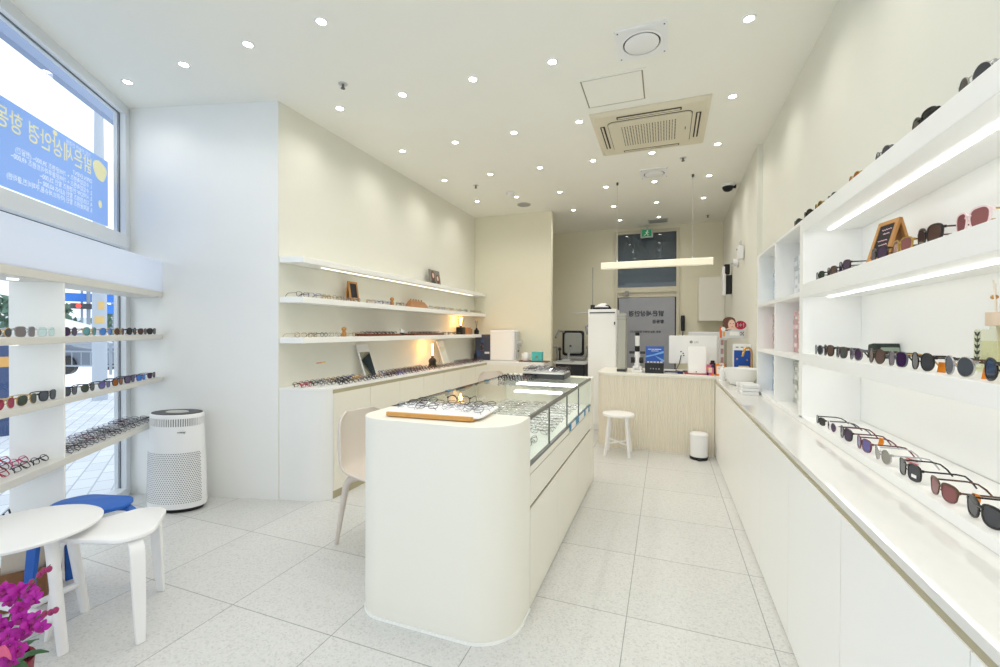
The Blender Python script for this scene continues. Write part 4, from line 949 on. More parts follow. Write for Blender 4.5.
# bottom shelf on the right wall
G1 = 'sunglasses on the lowest right wall shelf'
for y, fm, lm_, kw, d in (
    (2.63, FB, L_['blk'], dict(shape='rect', w=.05, h=.034, t=.003), 'black rectangular sunglasses at the far end of the lowest right wall shelf'),
    (2.465, FWH, L_['pur'], dict(shape='round', w=.048, h=.042, t=.0022), 'white framed round sunglasses with violet lenses on the lowest right wall shelf'),
    (2.295, FB, L_['pur'], dict(shape='way', w=.052, h=.045, t=.005), 'thick black sunglasses with plum lenses and burgundy temples on the lowest right wall shelf'),
    (2.11, FBUR, L_['pblue'], dict(shape='way', w=.052, h=.044, t=.004), 'burgundy sunglasses with mirrored violet-blue lenses on the lowest right wall shelf'),
    (1.945, FSIL, L_['sil'], dict(shape='round', w=.051, h=.048, t=.0016), 'thin silver round sunglasses with pale mirrored lenses on the lowest right wall shelf'),
    (1.76, FB, L_['gry'], dict(shape='square', w=.055, h=.05, t=.0018), 'thin black square double-bridge sunglasses with a white sticker on one lens'),
    (1.575, FT, L_['pnk'], dict(shape='way', w=.052, h=.044, t=.0018, top=.004), 'tortoise browline sunglasses with dusty pink lenses on the lowest right wall shelf'),
    (1.405, FB, L_['gry'], dict(shape='way', w=.055, h=.045, t=.005), 'large glossy black sunglasses nearest the camera on the lowest right wall shelf')):
    o = sunglasses((.735, y+.035, .866), RZ, fm, lm_, d, G1, FBUR if 'plum' in d else (FGRY if 'white framed' in d else None), **kw)
    if 'sticker' in d:
        s_ = MB().prism(rrect(-.012, .012, .010, .022, .002), 0, .0004, 'y'); s_.v = [Vector((v.x+.038, v.y+CVS*(v.x+.038)**2+.0009, v.z)) for v in s_.v]; s_.obj('lens_sticker', SLEEVE, o, smooth=0)
        MB().tube([(-.018, .0, .045), (.018, .0, .045)], .0014, 6).obj('top_bar', FB, o)
orange_tag((.79, 2.13, .866+.028), -1.2, 'orange paper price tag hanging on the temple of the burgundy sunglasses')
orange_tag((.775, 1.54, .866+.012), -1.2, 'orange paper price tag beside the large glossy black sunglasses')
o = empty('price_tag', (.80, 1.925, .866), -1.3, 'white price card with red lines lying behind the silver round sunglasses', 'price tag')
MB().slabs([[(-.03, -.002, 0), (.03, -.002, 0), (.03, 0, 0), (-.03, 0, 0)], [(-.03, .010, .035), (.03, .010, .035), (.03, .012, .035), (-.03, .012, .035)]]).obj('card', SLEEVE, o, smooth=0)
m = MB(); m.box((-.028, .003, .028), (.02, .0085, .031)); m.box((-.02, .0005, .018), (.026, .0055, .0205)); m.obj('red_lines', mat('tag_red', (200, 90, 100), .5), o, smooth=0)
# third shelf
G2 = 'sunglasses on the middle right wall shelf'
for y, fm, lm_, kw, d in (
    (2.675, FGRY, L_['gry'], dict(shape='round', w=.048, h=.044, t=.003), 'grey round sunglasses at the far end of the middle right wall shelf'),
    (2.53, FB, L_['brn'], dict(shape='way', w=.052, h=.046, t=.0045), 'black sunglasses with red-brown lenses, second from the far end of the middle right wall shelf'),
    (2.365, FDK, L_['gry'], dict(shape='way', w=.05, h=.044, t=.004), 'dark brown sunglasses with smoky lenses, third pair from the cubbies, middle right wall shelf'),
    (2.205, FGRY, L_['pur'], dict(shape='round', w=.05, h=.046, t=.003), 'dark grey round sunglasses with plum lenses on the middle right wall shelf'),
    (2.015, FDK, L_['brn'], dict(shape='round', w=.052, h=.05, t=.003), 'brown round sunglasses in front of the dark case on the middle right wall shelf'),
    (1.855, FGRY, L_['pur'], dict(shape='way', w=.052, h=.048, t=.0025), 'grey sunglasses with plum lenses and gold hinges on the middle right wall shelf'),
    (1.70, FB, L_['gry'], dict(shape='round', w=.05, h=.05, t=.0028), 'black and gold round sunglasses with an orange tag on the middle right wall shelf'),
    (1.52, FSIL, L_['slate'], dict(shape='round', w=.052, h=.05, t=.002), 'silver rimmed round sunglasses with blue-grey lenses in front of the reed diffuser'),
    (1.355, FB, L_['slate'], dict(shape='round', w=.053, h=.05, t=.004), 'black round sunglasses at the near end of the middle right wall shelf, past the diffuser')):
    sunglasses((.735, y+.025, 1.2205), RZ, fm, lm_, d, G2, FGOLD if 'gold hinges' in d else (FT if 'silver' in d else None), **kw)
orange_tag((.765, 1.675, 1.2205), -1.0, 'orange paper price tag beside the black and gold round sunglasses')
orange_tag((.765, 1.478, 1.2205), -1.0, 'orange paper price tag beside the silver rimmed round sunglasses')
o = empty('glasses_case', (.93, 2.47, 1.2205), .2, 'dark green spectacle case standing at the back of the middle right wall shelf', 'case')
MB().prism([(-.03, 0), (.03, 0), (.022, .062), (-.012, .068)], -.055, .055, 'x').obj('body', mat('case_dark_green', (44, 56, 50), .5), o, bevel=.004)
m = MB()
for k in range(12): m.box((-.04+R.uniform(-.02, .06), -.031, .02+R.uniform(0, .03)), (-.03+R.uniform(-.02, .06), -.0225, .03+R.uniform(0, .025)))
o2 = MB().prism(rrect(-.035, .015, .04, .05, .004), -.0, .0008, 'y'); o2.v = [v+Vector((0, -.0295, 0)) for v in o2.v]; o2.obj('pale_label', mat('label_pale_green', (150, 164, 150), .5), o, smooth=0)
# second shelf
G3 = 'sunglasses on the upper right wall shelf'
for y, fm, lm_, kw, d in (
    (2.65, FB, L_['grn'], dict(shape='way', w=.05, h=.044, t=.0022), 'thin black sunglasses with green lenses at the far end of the upper right wall shelf'),
    (2.48, FDK, L_['brn'], dict(shape='way', w=.05, h=.044, t=.0035), 'dark brown sunglasses, second from the far end of the upper right wall shelf'),
    (2.325, FB, L_['pur'], dict(shape='way', w=.054, h=.05, t=.003), 'black sunglasses with deep violet lenses just before the chalkboard on the upper right wall shelf'),
    (1.99, FB, L_['pur'], dict(shape='way', w=.054, h=.048, t=.004), 'black sunglasses with deep violet lenses in front of the chalkboard stand'),
    (1.82, FLT, L_['pnk'], dict(shape='way', w=.052, h=.046, t=.004), 'yellow tortoise sunglasses with rose-brown lenses on the upper right wall shelf'),
    (1.66, FB, L_['brn'], dict(shape='way', w=.054, h=.05, t=.005), 'chunky black sunglasses with brown lenses on the upper right wall shelf'),
    (1.465, FPINK, L_['pnk'], dict(shape='way', w=.056, h=.05, t=.0045), 'pale pink sunglasses with brown lenses nearest the camera on the upper right wall shelf')):
    sunglasses((.75, y*1.027+.025, 1.6055), RZ, fm, lm_, d, G3, FT if 'chunky' in d or 'yellow' in d else (FGOLD if 'pale pink' in d else None), **kw)
# top shelf
G4 = 'sunglasses on the topmost right wall shelf'
for y, fm, lm_, kw, d in (
    (1.457, FSIL, L_['gry'], dict(shape='round', w=.056, h=.054, t=.0018), 'silver round sunglasses with grey lenses, nearest the camera on the topmost right wall shelf'),
    (1.69, FB, L_['blk'], dict(shape='way', w=.055, h=.048, t=.005), 'thick black sunglasses on the topmost right wall shelf'),
    (1.95, FGRY, L_['gry'], dict(shape='round', w=.05, h=.048, t=.002), 'small grey round sunglasses on the topmost right wall shelf'),
    (2.20, FLT, L_['amb'], dict(shape='round', w=.048, h=.043, t=.002), 'amber lensed round sunglasses on the topmost right wall shelf'),
    (2.46, FB, L_['slate'], dict(shape='oval', w=.05, h=.036, t=.0018), 'small dark oval sunglasses on the topmost right wall shelf'),
    (2.65, FLT, L_['oliv'], dict(shape='round', w=.05, h=.047, t=.003), 'olive tortoise round sunglasses on the topmost right wall shelf'),
    (2.84, FB, L_['blk'], dict(shape='way', w=.055, h=.05, t=.006), 'chunky black sunglasses over the cubby upright on the topmost right wall shelf'),
    (3.04, FDK, L_['grn'], dict(shape='way', w=.054, h=.05, t=.005), 'dark olive sunglasses furthest along the topmost right wall shelf')):
    sunglasses((.748, y*1.045, 1.9705 if y < 2.75 else 1.9685), RZ, fm, lm_, d, G4, tl=.095, **kw)
# window shelves
GW1 = 'sunglasses on the upper window shelf'; GW2 = 'sunglasses on the middle window shelf'; RW = math.radians(126.5)
for t, fm, lm_, kw, d in (
    (1.642, FGOLD, L_['gry'], dict(shape='round', t=.002), 'gold rimmed round sunglasses with grey lenses, leftmost on the upper window shelf'),
    (1.494, FSIL, L_['mgry'], dict(shape='square', w=.054, h=.05, t=.0016), 'thin silver square sunglasses with pale grey lenses on the upper window shelf'),
    (1.35, FCL, L_['clr'], dict(shape='square', w=.05, h=.046, t=.0022), 'clear framed glasses with colourless lenses, just left of the divider on the upper window shelf'),
    (1.165, FDK, L_['pur'], dict(shape='round', w=.052, h=.048, t=.002), 'dark round sunglasses with violet lenses, just right of the divider on the upper window shelf'),
    (.984, FGOLD, L_['teal'], dict(shape='round', w=.054, h=.05, t=.0016), 'thin gold round sunglasses with teal lenses on the upper window shelf'),
    (.82, FGOLD, L_['sky'], dict(shape='avi', w=.054, h=.046, t=.0016), 'gold aviator sunglasses with bright blue lenses on the upper window shelf'),
    (.666, FGOLD, L_['brn'], dict(shape='round', w=.05, h=.046, t=.0018), 'gold round sunglasses with brown lenses on the upper window shelf'),
    (.508, FB, L_['blk'], dict(shape='round', w=.052, h=.048, t=.002), 'black round sunglasses with a fleck of orange on the upper window shelf'),
    (.355, FDK, L_['brn'], dict(shape='way', w=.05, h=.042, t=.003), 'dark brown sunglasses, second from the corner wall on the upper window shelf'),
    (.215, FB, L_['blk'], dict(shape='way', w=.054, h=.040, t=.005), 'black sunglasses with orange inner temples beside the corner wall on the upper window shelf')):
    sunglasses(win(t, .262, 1.2985), RW, fm, lm_, d, GW1, ORANGE if 'orange inner' in d else None, **kw)
for t, fm, lm_, kw, d in (
    (1.628, FGOLD, L_['rose'], dict(shape='avi', w=.053, h=.05, t=.0016), 'gold aviator sunglasses with rose lenses, leftmost on the middle window shelf'),
    (1.485, FGOLD, L_['grn'], dict(shape='avi', w=.053, h=.05, t=.0018), 'gold aviator sunglasses with dark green lenses on the middle window shelf'),
    (1.342, FB, L_['slate'], dict(shape='way', w=.05, h=.048, t=.0035), 'black sunglasses with blue-grey lenses, just left of the divider on the middle window shelf'),
    (1.165, FB, L_['slate'], dict(shape='way', w=.05, h=.044, t=.003), 'black sunglasses with dark blue lenses, just right of the divider on the middle window shelf'),
    (1.0, FDK, L_['grn'], dict(shape='round', w=.052, h=.046, t=.0025), 'dark round sunglasses with green lenses on the middle window shelf'),
    (.832, FDK, L_['pblue'], dict(shape='way', w=.052, h=.042, t=.002), 'thin dark sunglasses with violet-blue lenses on the middle window shelf'),
    (.685, FB, L_['amb'], dict(shape='way', w=.05, h=.042, t=.003), 'black sunglasses with amber lenses on the middle window shelf'),
    (.533, FB, L_['lav'], dict(shape='square', w=.052, h=.046, t=.0045), 'bold black square sunglasses with greyish lilac lenses on the middle window shelf'),
    (.378, FBLUE, L_['sky'], dict(shape='rect', w=.05, h=.038, t=.003), 'light blue lensed sunglasses, second from the corner wall on the middle window shelf'),
    (.222, FDK, L_['pur'], dict(shape='way', w=.048, h=.04, t=.003), 'dark sunglasses with violet lenses beside the corner wall on the middle window shelf')):
    sunglasses(win(t, .262, .9575), RW, fm, lm_, d, GW2, **kw)

# small optical frames (one mesh each, two materials)
CLENS = glassmat('demo_lens', (.97, .97, .985), .6, 1.45, .01)
PM = {}
def optical_mesh(shape, fm, folded, w=.05, h=.036, t=.0022, n=14):
    key = (shape, fm.name, folded, w, h, t)
    if key in PM: return PM[key]
    cz = h/2+t; dx = .009+w/2; mb = MB()
    for s in (1, -1):
        o = outline(shape, w, h, s, n); ring(mb, s*dx, cz, o, t, 0, .003)
        mb.mi = 1; mb.x = Matrix.Translation((s*dx, 0, cz)); mb.prism(o, -.0022, -.0012, 'y'); mb.x = None; mb.mi = 0
        zt = cz+h*.25; xe = s*(.009+w+t)
        if folded:
            y = .006 if s > 0 else .011
            mb.tube([(xe, .002, zt), (xe*.9, y, zt), (-xe*.5, y+.004, zt-.002), (-xe*.85, y+.003, max(.003, zt-.026))], t, 5)
        else:
            mb.tube([(xe, .002, zt), (xe, .09, zt), (xe*.97, .115, zt*.6), (xe*.95, .128, .003)], t, 5)
    mb.tube([(-.011, .001, cz+.006), (0, .0, cz+.009), (.011, .001, cz+.006)], t*.8, 5)
    PM[key] = mb.mesh('eyeglasses', fm, CLENS, smooth=30); return PM[key]
def optical(loc, rz, tilt, fm, shape, folded, label, group, roll=0, **kw):
    o = bpy.data.objects.new('eyeglasses', optical_mesh(shape, fm, folded, **kw)); C.objects.link(o); o.location = loc
    if not folded: tilt = 0
    Mr = Matrix.Rotation(rz, 3, 'Z') @ Euler((tilt, roll, 0)).to_matrix(); o.rotation_euler = Mr.to_euler()
    o.location.z += .0003 - min(Mr[2][0]*v.co.x+Mr[2][1]*v.co.y+Mr[2][2]*v.co.z for v in o.data.vertices)
    return tag(o, label, 'eyeglasses', group)
SHP = ['round', 'way', 'square', 'rect', 'oval', 'cat']
def lie(z, tilt): return z + (.0135*max(0, math.sin(-tilt)) if tilt < 0 else 0)
# heap rows on the long left cabinet
PALC = [FB, FB, FDK, FT, FBUR, FGRY, FBLUE, FRED, FSIL, FGOLD, FB]
RL = PI/2
for i in range(27):
    for j in range(4):
        y = 2.70+.1225*i+R.uniform(-.003, .003); x = -2.50-.078*j+R.uniform(-.004, .004)
        if y > 6.0 and j > 1: continue
        if j == 3 and (3.36 < y < 3.80 or 4.98 < y < 5.4): continue
        if j in (2, 3) and (4.62 < y < 4.92): continue
        if j == 2 and (3.36 < y < 3.78 or 4.98 < y < 5.4): continue
        if (i == 0 and j < 2) or (i == 1 and j == 0): continue
        fm = R.choice(PALC[:6] if y > 3.9 else PALC)
        optical((x, y, .8825), RL+R.uniform(-.08, .08), -.5, fm, R.choice(SHP), True,
                'folded eyeglasses in the dense rows on the long left cabinet', 'eyeglasses in rows on the long left cabinet', w=.046, t=.003)
# middle left wall shelf: a spaced row
ys2 = [2.70, 2.83, 2.96, 3.09, 3.225, 3.35, 3.56, 3.69, 3.82, 4.06, 4.74, 4.88, 5.02, 5.16, 5.30, 5.50, 5.75, 5.98, 6.2]
for k, y in enumerate(ys2):
    optical((-2.70, y, 1.6005), RL+R.uniform(-.25, .25), 0, R.choice([FGOLD, FB, FSIL, FDK, FBLUE]), R.choice(SHP), k % 3 == 2 or k in (4, 5, 6, 9, 10),
            'thin eyeglasses, %s from the near end of the middle left wall shelf' % ordn(k), 'eyeglasses on the middle left wall shelf', h=.038, t=.002)
ys3 = [2.68, 2.806, 2.932, 3.058, 3.34, 5.075, 5.205, 5.335, 5.465]
for k, y in enumerate(ys3):
    optical((-2.70, y, 1.2805), RL+R.uniform(-.3, .3), 0, R.choice([FGOLD, FB, FSIL, FDK, FDK]), R.choice(SHP), k % 2 == 1,
            'thin eyeglasses, %s from the near end of the lowest left wall shelf' % ordn(k), 'eyeglasses on the lowest left wall shelf', h=.036, t=.002)
for nm, y0, y1, lab, grp in (('near', 3.46, 4.03, 'long walnut tray of eyeglasses nearer the camera on the lowest left wall shelf', 'eyeglasses in the nearer walnut tray'), ('far', 4.29, 5.0, 'long walnut tray of eyeglasses further back on the lowest left wall shelf', 'eyeglasses in the further walnut tray')):
    o = empty('display_tray', (-2.735, (y0+y1)/2, 1.2803), 0, lab, 'tray'); L2 = (y1-y0)/2
    box((-.075, -L2, 0), (.075, L2, .006)).obj('tray_base', WALNUT, o); m = MB(); m.box((-.075, -L2, .006), (-.069, L2, .022)); m.box((.069, -L2, .006), (.075, L2, .022)); m.box((-.069, -L2, .006), (.069, -L2+.006, .022)); m.box((-.069, L2-.006, .006), (.069, L2, .022)); m.obj('tray_rim', WALNUT, o, smooth=0)
    n = int((y1-y0)/.135)
    for k in range(n):
        for j in range(2):
            optical((-2.70-.045*j, y0+.075+.135*k, 1.2866), RL+R.uniform(-.15, .15), -.35, R.choice([FB, FDK, FT, FBUR]), R.choice(SHP), True, 'dark folded eyeglasses standing in the %s walnut tray' % ('nearer' if nm == 'near' else 'further'), grp)
# inside the showcase
for i in range(11):
    for j in range(5):
        y = 2.58+.098*i+R.uniform(-.012, .012); x = -1.26+.135*j+R.uniform(-.008, .008)
        if i < 1 and j < 3: continue
        optical((x, y, .7015), R.uniform(-.2, .2), -.6, R.choice([FB, FSIL, FGRY, FDK, FGRY]), R.choice(SHP), True, 'eyeglasses laid out inside the glass showcase', 'eyeglasses inside the showcase', t=.0016)
for k, (x, y) in enumerate(((-.70, 2.09), (-.70, 2.18), (-.70, 2.27), (-.78, 2.12), (-.78, 2.21), (-.70, 2.36))):
    optical((x, y, .7015), 1.25+R.uniform(-.1, .1), -.3, [FB, FGRY, FDK][k % 3], SHP[k % 6], True, 'eyeglasses in the small group at the near end inside the showcase', 'eyeglasses at the near end of the showcase', t=.0018)
# window shelf heaps
for i in range(17):
    for j in range(2):
        t = .20+.061*i+R.uniform(-.002, .002); off = .110+.119*j+R.uniform(-.001, .001)
        optical(win(t, off, .6255), RW+PI/2+R.uniform(-.08, .08), -.55, R.choice([FGRY, FB, FDK, FGRY, FSIL, FSIL, FBUR]), R.choice(SHP), True, 'grey and dark eyeglasses heaped on the lowest window shelf right of the divider', 'eyeglasses heaped on the lowest window shelf, right', w=.042, t=.0022)
for i in range(5):
    for j in range(3):
        optical(win(1.36+.128*i+R.uniform(-.006, .006), .075+.083*j, .6255), RW+R.uniform(-.06, .06), -.6, [FRED, FMAG, FB, FBUR, FDK, FGOLD][(i*2+j) % 6], R.choice(SHP), True, 'red, magenta and dark eyeglasses heaped on the lowest window shelf left of the divider', 'eyeglasses heaped on the lowest window shelf, left', w=.045, h=.036, t=.0026)
# tray on the pedestal
tr = empty('display_tray', (-1.03, 1.905, .9335), math.radians(3.5), 'white felt-covered tray with a bamboo edge on the rounded end of the showcase', 'tray')
MB().prism(rrect(-.215, -.135, .225, .165, .02), .0, .008).obj('tray_base', BAMBOO, tr, bevel=.002); box((-.215, -.15, 0), (.22, -.132, .020)).obj('bamboo_edge', BAMBOO, tr, bevel=.002)
MB().prism(rrect(-.235, -.130, .25, .18, .035), .008, .018).obj('felt_mat', mat('white_felt', (244, 244, 244), .95, noise=.05, nscale=200), tr, bevel=.004)
TB = Vector((-1.03, 1.905, .9335)); pos = [(-.14, .10, .15), (-.15, .01, -.1), (-.05, -.06, .25), (-.01, .05, .1), (.10, .06, -.1), (.08, -.04, .15), (.19, .10, .3), (.20, .02, .1), (.19, -.06, -.2), (-.16, -.07, .0)]
for k, (x, y, a) in enumerate(pos):
    optical(TB+Vector((x, y, .0185)), a, -1.0, [FB, FDK, FB, FT, FB, FSIL, FDK, FSIL, FGRY, FSIL, FGRY, FB, FB][k], SHP[k % 6], True, 'folded eyeglasses lying on the white felt tray, %s' % ('in its right half' if x > .05 else 'in its left half'), 'eyeglasses on the white felt tray', t=.0013, w=.046)
sunglasses(TB+Vector((.03, .13, .0187)), .12, FDK, CLENS, 'round tortoise eyeglasses standing upright at the back of the white felt tray', None, name='eyeglasses', shape='round', w=.05, h=.044, t=.003)
# black tray at the far end of the showcase
tr = empty('display_tray', (-.975, 3.72, .9325), .02, 'black display tray of eyeglasses at the far end of the showcase', 'tray')
MB().prism(rrect(-.17, -.16, .19, .14, .01), 0, .042).obj('tray_base', BLACK, tr, bevel=.003); MB().prism(rrect(-.165, -.155, .185, .135, .01), .042, .052).obj('grey_lining', LGREY, tr)
for i in range(3):
    for j in range(4):
        optical(Vector((-.975-.115+.125*i, 3.72-.11+.07*j, .9325+.053)), R.uniform(-.2, .2), -.5, [FDK, FSIL, FGRY, FB, FT][(i+j) % 5], SHP[(i*2+j) % 6], True, 'folded eyeglasses in the black tray at the far end of the showcase', 'eyeglasses in the black tray')
for k in range(12):
    optical((-1.255+.048*(k % 6), 3.37+.125*(k//6)+R.uniform(-.004, .004), .9304), 1.5+R.uniform(-.06, .06), -.25, [FB, FDK, FB, FGRY, FT, FB][k % 6], SHP[k % 6], True, 'folded dark eyeglasses lying loose on the glass before the black tray', 'eyeglasses before the black tray', t=.0034, w=.043)

# ------------------------------------------------------------------ ornaments on the left wall
o = empty('photo_print', (-2.745, 4.93, 1.9153), RL, 'small grey photo print of two people leaning on the topmost left wall shelf', 'photo')
m = MB(); m.slabs([[(-.135, -.004, 0), (.135, -.004, 0), (.135, .004, 0), (-.135, .004, 0)], [(-.135, .026, .19), (.135, .026, .19), (.135, .034, .19), (-.135, .034, .19)]]); m.obj('panel', mat('photo_grey', (128, 124, 118), .5), o, smooth=0)
Mp = basis((0, -.0045, 0), (1, 0, 0), (0, .03, .19))
def pdisc(x, z, rx, rz, mm, nm, d=.0012):
    mb = MB(); mb.x = Mp; mb.prism([(x+rx*math.cos(a), z+rz*math.sin(a)) for a in [2*PI*k/16 for k in range(16)]], 0, d); mb.obj(nm, mm, o, smooth=0)
pdisc(-.05, .11, .045, .07, HAIR, 'portrait_hair'); pdisc(-.045, .12, .024, .034, SKIN, 'portrait_face', .0018); pdisc(.07, .08, .04, .06, HAIR, 'portrait_hair'); pdisc(.065, .09, .022, .032, SKIN, 'portrait_face', .0018); pdisc(-.05, .03, .06, .028, DGREY, 'portrait_shoulder')
def chalkboard(loc, rz, w, h, label, lines, spread=.05):
    o = empty('chalkboard_stand', loc, rz, label, 'chalkboard')
    for s, nm in ((-1, 'front_panel'), (1, 'rear_panel')):
        b = basis((0, s*spread, 0), (1, 0, 0), (0, -s*spread, h))
        ll = math.hypot(spread, h); fw = .14*w
        m = MB(); m.x = b
        for lo, hi in (((-w/2, 0), (-w/2+fw, ll)), ((w/2-fw, 0), (w/2, ll)), ((-w/2+fw, ll-fw), (w/2-fw, ll)), ((-w/2+fw, .12*ll), (w/2-fw, .12*ll+fw))): m.box((*lo, -.004), (*hi, .006))
        p = m.obj(nm, WOOD, o, smooth=0)
        m = MB(); m.x = b; m.box((-w/2+fw, .12*ll+fw, -.001), (w/2-fw, ll-fw, .003)); m.obj('board', CHALK if s < 0 else TAN, p, smooth=0)
        if s < 0 and lines:
            m = MB(); m.x = b
            for q, (zf, x0_, x1_) in enumerate(lines):
                z = .12*ll+fw+(ll-2*fw-.12*ll)*zf; n_ = 9
                m.tube([((x0_+(x1_-x0_)*i/n_)*w, z+.012*h*(-1)**i*R.uniform(.3, 1.4), .0036) for i in range(n_+1)], .0016, 5)
            m.obj('chalk_writing', mat('chalk_pink', (226, 190, 200), .8), p)
    return o
o = chalkboard((-2.75, 3.345, 1.6003), RL, .125, .19, 'small oak chalkboard stand on the middle left wall shelf', None, .03)
o = empty('glasses_rest', (-2.735, 4.47, 1.6003), RL, 'sloped brown wooden spectacle rest on the middle left wall shelf', 'spectacle rest')
MB().slabs([[(-.2, -.05, 0), (.2, -.05, 0), (.2, .05, 0), (-.2, .05, 0)], [(-.14, -.01, .085), (.15, -.01, .075), (.15, .03, .075), (-.14, .03, .085)]]).obj('block', TAN, o, bevel=.004)
m = MB()
for k in range(5): m.cyl((-.13+.06*k, .01, .07), (-.13+.06*k, .01, .10), .008, n=8)
m.obj('pegs', TAN, o)
def figure(loc, lab):
    o = empty('wooden_figure', loc, RL, lab, 'figurine')
    MB().lathe([(.02, 0), (.024, .02), (.016, .045), (.008, .05)], 12).obj('body', WOOD, o); MB().ball((0, 0, .068), .022).obj('head', WOOD, o); MB().tube([(-.03, 0, .0), (-.035, -.005, .02), (-.02, 0, .035)], .007, 6).obj('arm', WOOD, o)
figure((-2.72, 3.94, 1.6003), 'small turned wooden figure on the middle left wall shelf'); figure((-2.73, 3.21, 1.2803), 'small turned wooden figure on the lowest left wall shelf')
o = empty('white_ornament', (-2.73, 4.145, 1.2803), RL, 'small white ornament between the two walnut trays', 'ornament')
MB().box((-.02, -.02, 0), (.02, .02, .03)).obj('base', BLACK, o, bevel=.003); MB().slabs([[(-.025, -.012, .03), (.025, -.012, .03), (.025, .012, .03), (-.025, .012, .03)], [(-.04, -.014, .075), (.035, -.014, .06), (.035, .014, .06), (-.04, .014, .075)]]).obj('top', WPLAS, o, bevel=.004)
def edison(loc, bulb_h, rb, lab, style):
    o = empty('edison_lamp', loc, 0, lab, 'table lamp')
    if style: MB().prism(rrect(-.05, -.05, .05, .05, .006), 0, .105).obj('base', BLACK, o, bevel=.004); z0 = .105
    else: MB().lathe([(.052, 0), (.055, .01), (.042, .05), (.05, .075), (.04, .10), (.022, .115)], 20).obj('base', BLACK, o); z0 = .115
    MB().cyl((0, 0, z0), (0, 0, z0+.02), .016, n=14).obj('socket', DGREY, o)
    MB().lathe([(.014, z0+.02), (rb, z0+.02+bulb_h*.45), (rb, z0+.02+bulb_h*.7), (rb*.6, z0+.02+bulb_h*.95), (1e-6, z0+.02+bulb_h)], 18).obj('bulb', BULB, o)
    m = MB()
    for k in range(6):
        a = k*PI/3; m.tube([(.004*math.cos(a), .004*math.sin(a), z0+.035), (rb*.5*math.cos(a), rb*.5*math.sin(a), z0+.02+bulb_h*.8)], .0022, 5)
    m.obj('filament', FIL, o)
    l = bpy.data.lights.new('bulb_glow', 'POINT'); l.energy = .9; l.color = (1, .62, .28); l.shadow_soft_size = .03
    p = bpy.data.objects.new('bulb_glow', l); C.objects.link(p); p.location = Vector(loc)+Vector((0, 0, z0+.02+bulb_h*.55))
edison((-2.735, 5.64, 1.2803), .15, .045, 'glowing filament bulb lamp with a square black base on the lowest left wall shelf', 1)
edison((-2.70, 4.77, .8823), .19, .016, 'glowing tube bulb lamp with a turned black base on the long left cabinet', 0)
o = empty('wooden_box', (-2.74, 5.85, 1.2803), 0, 'brown wooden box right of the filament lamp on the lowest left wall shelf', 'box')
box((-.05, -.10, 0), (.05, .10, .08)).obj('body', TAN, o, bevel=.003); m = MB()
for k in range(4): m.cyl((.02, -.07+.045*k, .08), (.02, -.07+.045*k, .10), .015, n=10)
m.obj('knobs', TAN, o)
def diffuser(loc, s_, lab, fluid, cap, dark=False):
    o = empty('reed_diffuser', loc, RZ, lab, 'reed diffuser')
    if dark: MB().lathe([(.03*s_, 0), (.036*s_, .01*s_), (.036*s_, .05*s_), (.012*s_, .075*s_), (.012*s_, .09*s_)], 18).obj('bottle', BLACK, o)
    else:
        q = .036*s_
        MB().prism(rrect(-q, -q, q, q, .008*s_), 0, .118*s_).obj('bottle', BOTTLE, o, bevel=.004)
        MB().prism(rrect(-q+.003, -q+.003, q-.003, q-.003, .006*s_), .004, .085*s_).obj('oil', FLUID, o)
        MB().cyl((0, 0, .118*s_), (0, 0, .13*s_), .018*s_, n=20).obj('neck', BOTTLE, o)
        MB().cyl((0, 0, .126*s_), (0, 0, .163*s_), .0265*s_, n=28).obj('wooden_cap', cap, o)
        m = MB(); m.box((-q*.86, -q-.0006, .012*s_), (-q*.05, -q-.0001, .112*s_)); m.obj('label', mat('label_cream_green', (214, 216, 190), .6), o, smooth=0)
        m = MB(); m.tube([(-q*.45, -q-.001, .02*s_), (-q*.42, -q-.001, .105*s_)], .0008, 5)
        for k in range(5):
            for sd in (-1, 1):
                z = (.03+.017*k)*s_; x = -q*.44
                m.add([(x, -q-.0012, z), (x+sd*.007*s_, -q-.0012, z+.002*s_), (x+sd*.013*s_, -q-.0012, z+.013*s_), (x+sd*.003*s_, -q-.0012, z+.010*s_)], [(0, 1, 2, 3)])
        m.obj('leaf_print', LEAFP, o, smooth=0)
    top = .25*s_ if not dark else .19*s_
    for k, (dx, dy) in enumerate(((-.028, .005), (-.006, -.01), (.012, .004), (-.016, .012)) if not dark else ((-.035, 0), (.035, .005), (.012, -.01), (-.015, .01))):
        MB().cyl((-dx*.2*s_, -dy*.2*s_, .012*s_ if not dark else .07*s_), (dx*s_, dy*s_, top*(1 if k % 2 else .97)), .0018*s_, n=8).obj('reed', REED if not dark else FDK, o)
    if not dark: MB().ball((-.02*s_, .0, .205*s_), .0085*s_, sz=.75).obj('wooden_bead', WOOD, o)
    return o
diffuser((.925, 1.735, 1.2205), 1.1, 'square glass reed diffuser with a pale wooden cap on the middle right wall shelf', None, PALEW)
diffuser((-2.74, 6.21, 1.2803), 1.1, 'dark reed diffuser at the far end of the lowest left wall shelf', None, None, True)
chalkboard((.86, 2.245, 1.6055), RZ+.2, .12, .19, 'oak framed chalkboard stand with pink chalk lettering on the upper right wall shelf', [(.85, -.2, .25), (.72, -.1, .2), (.52, -.25, .2), (.38, -.15, .25), (.2, -.28, .0), (.1, -.2, .1)], .055)
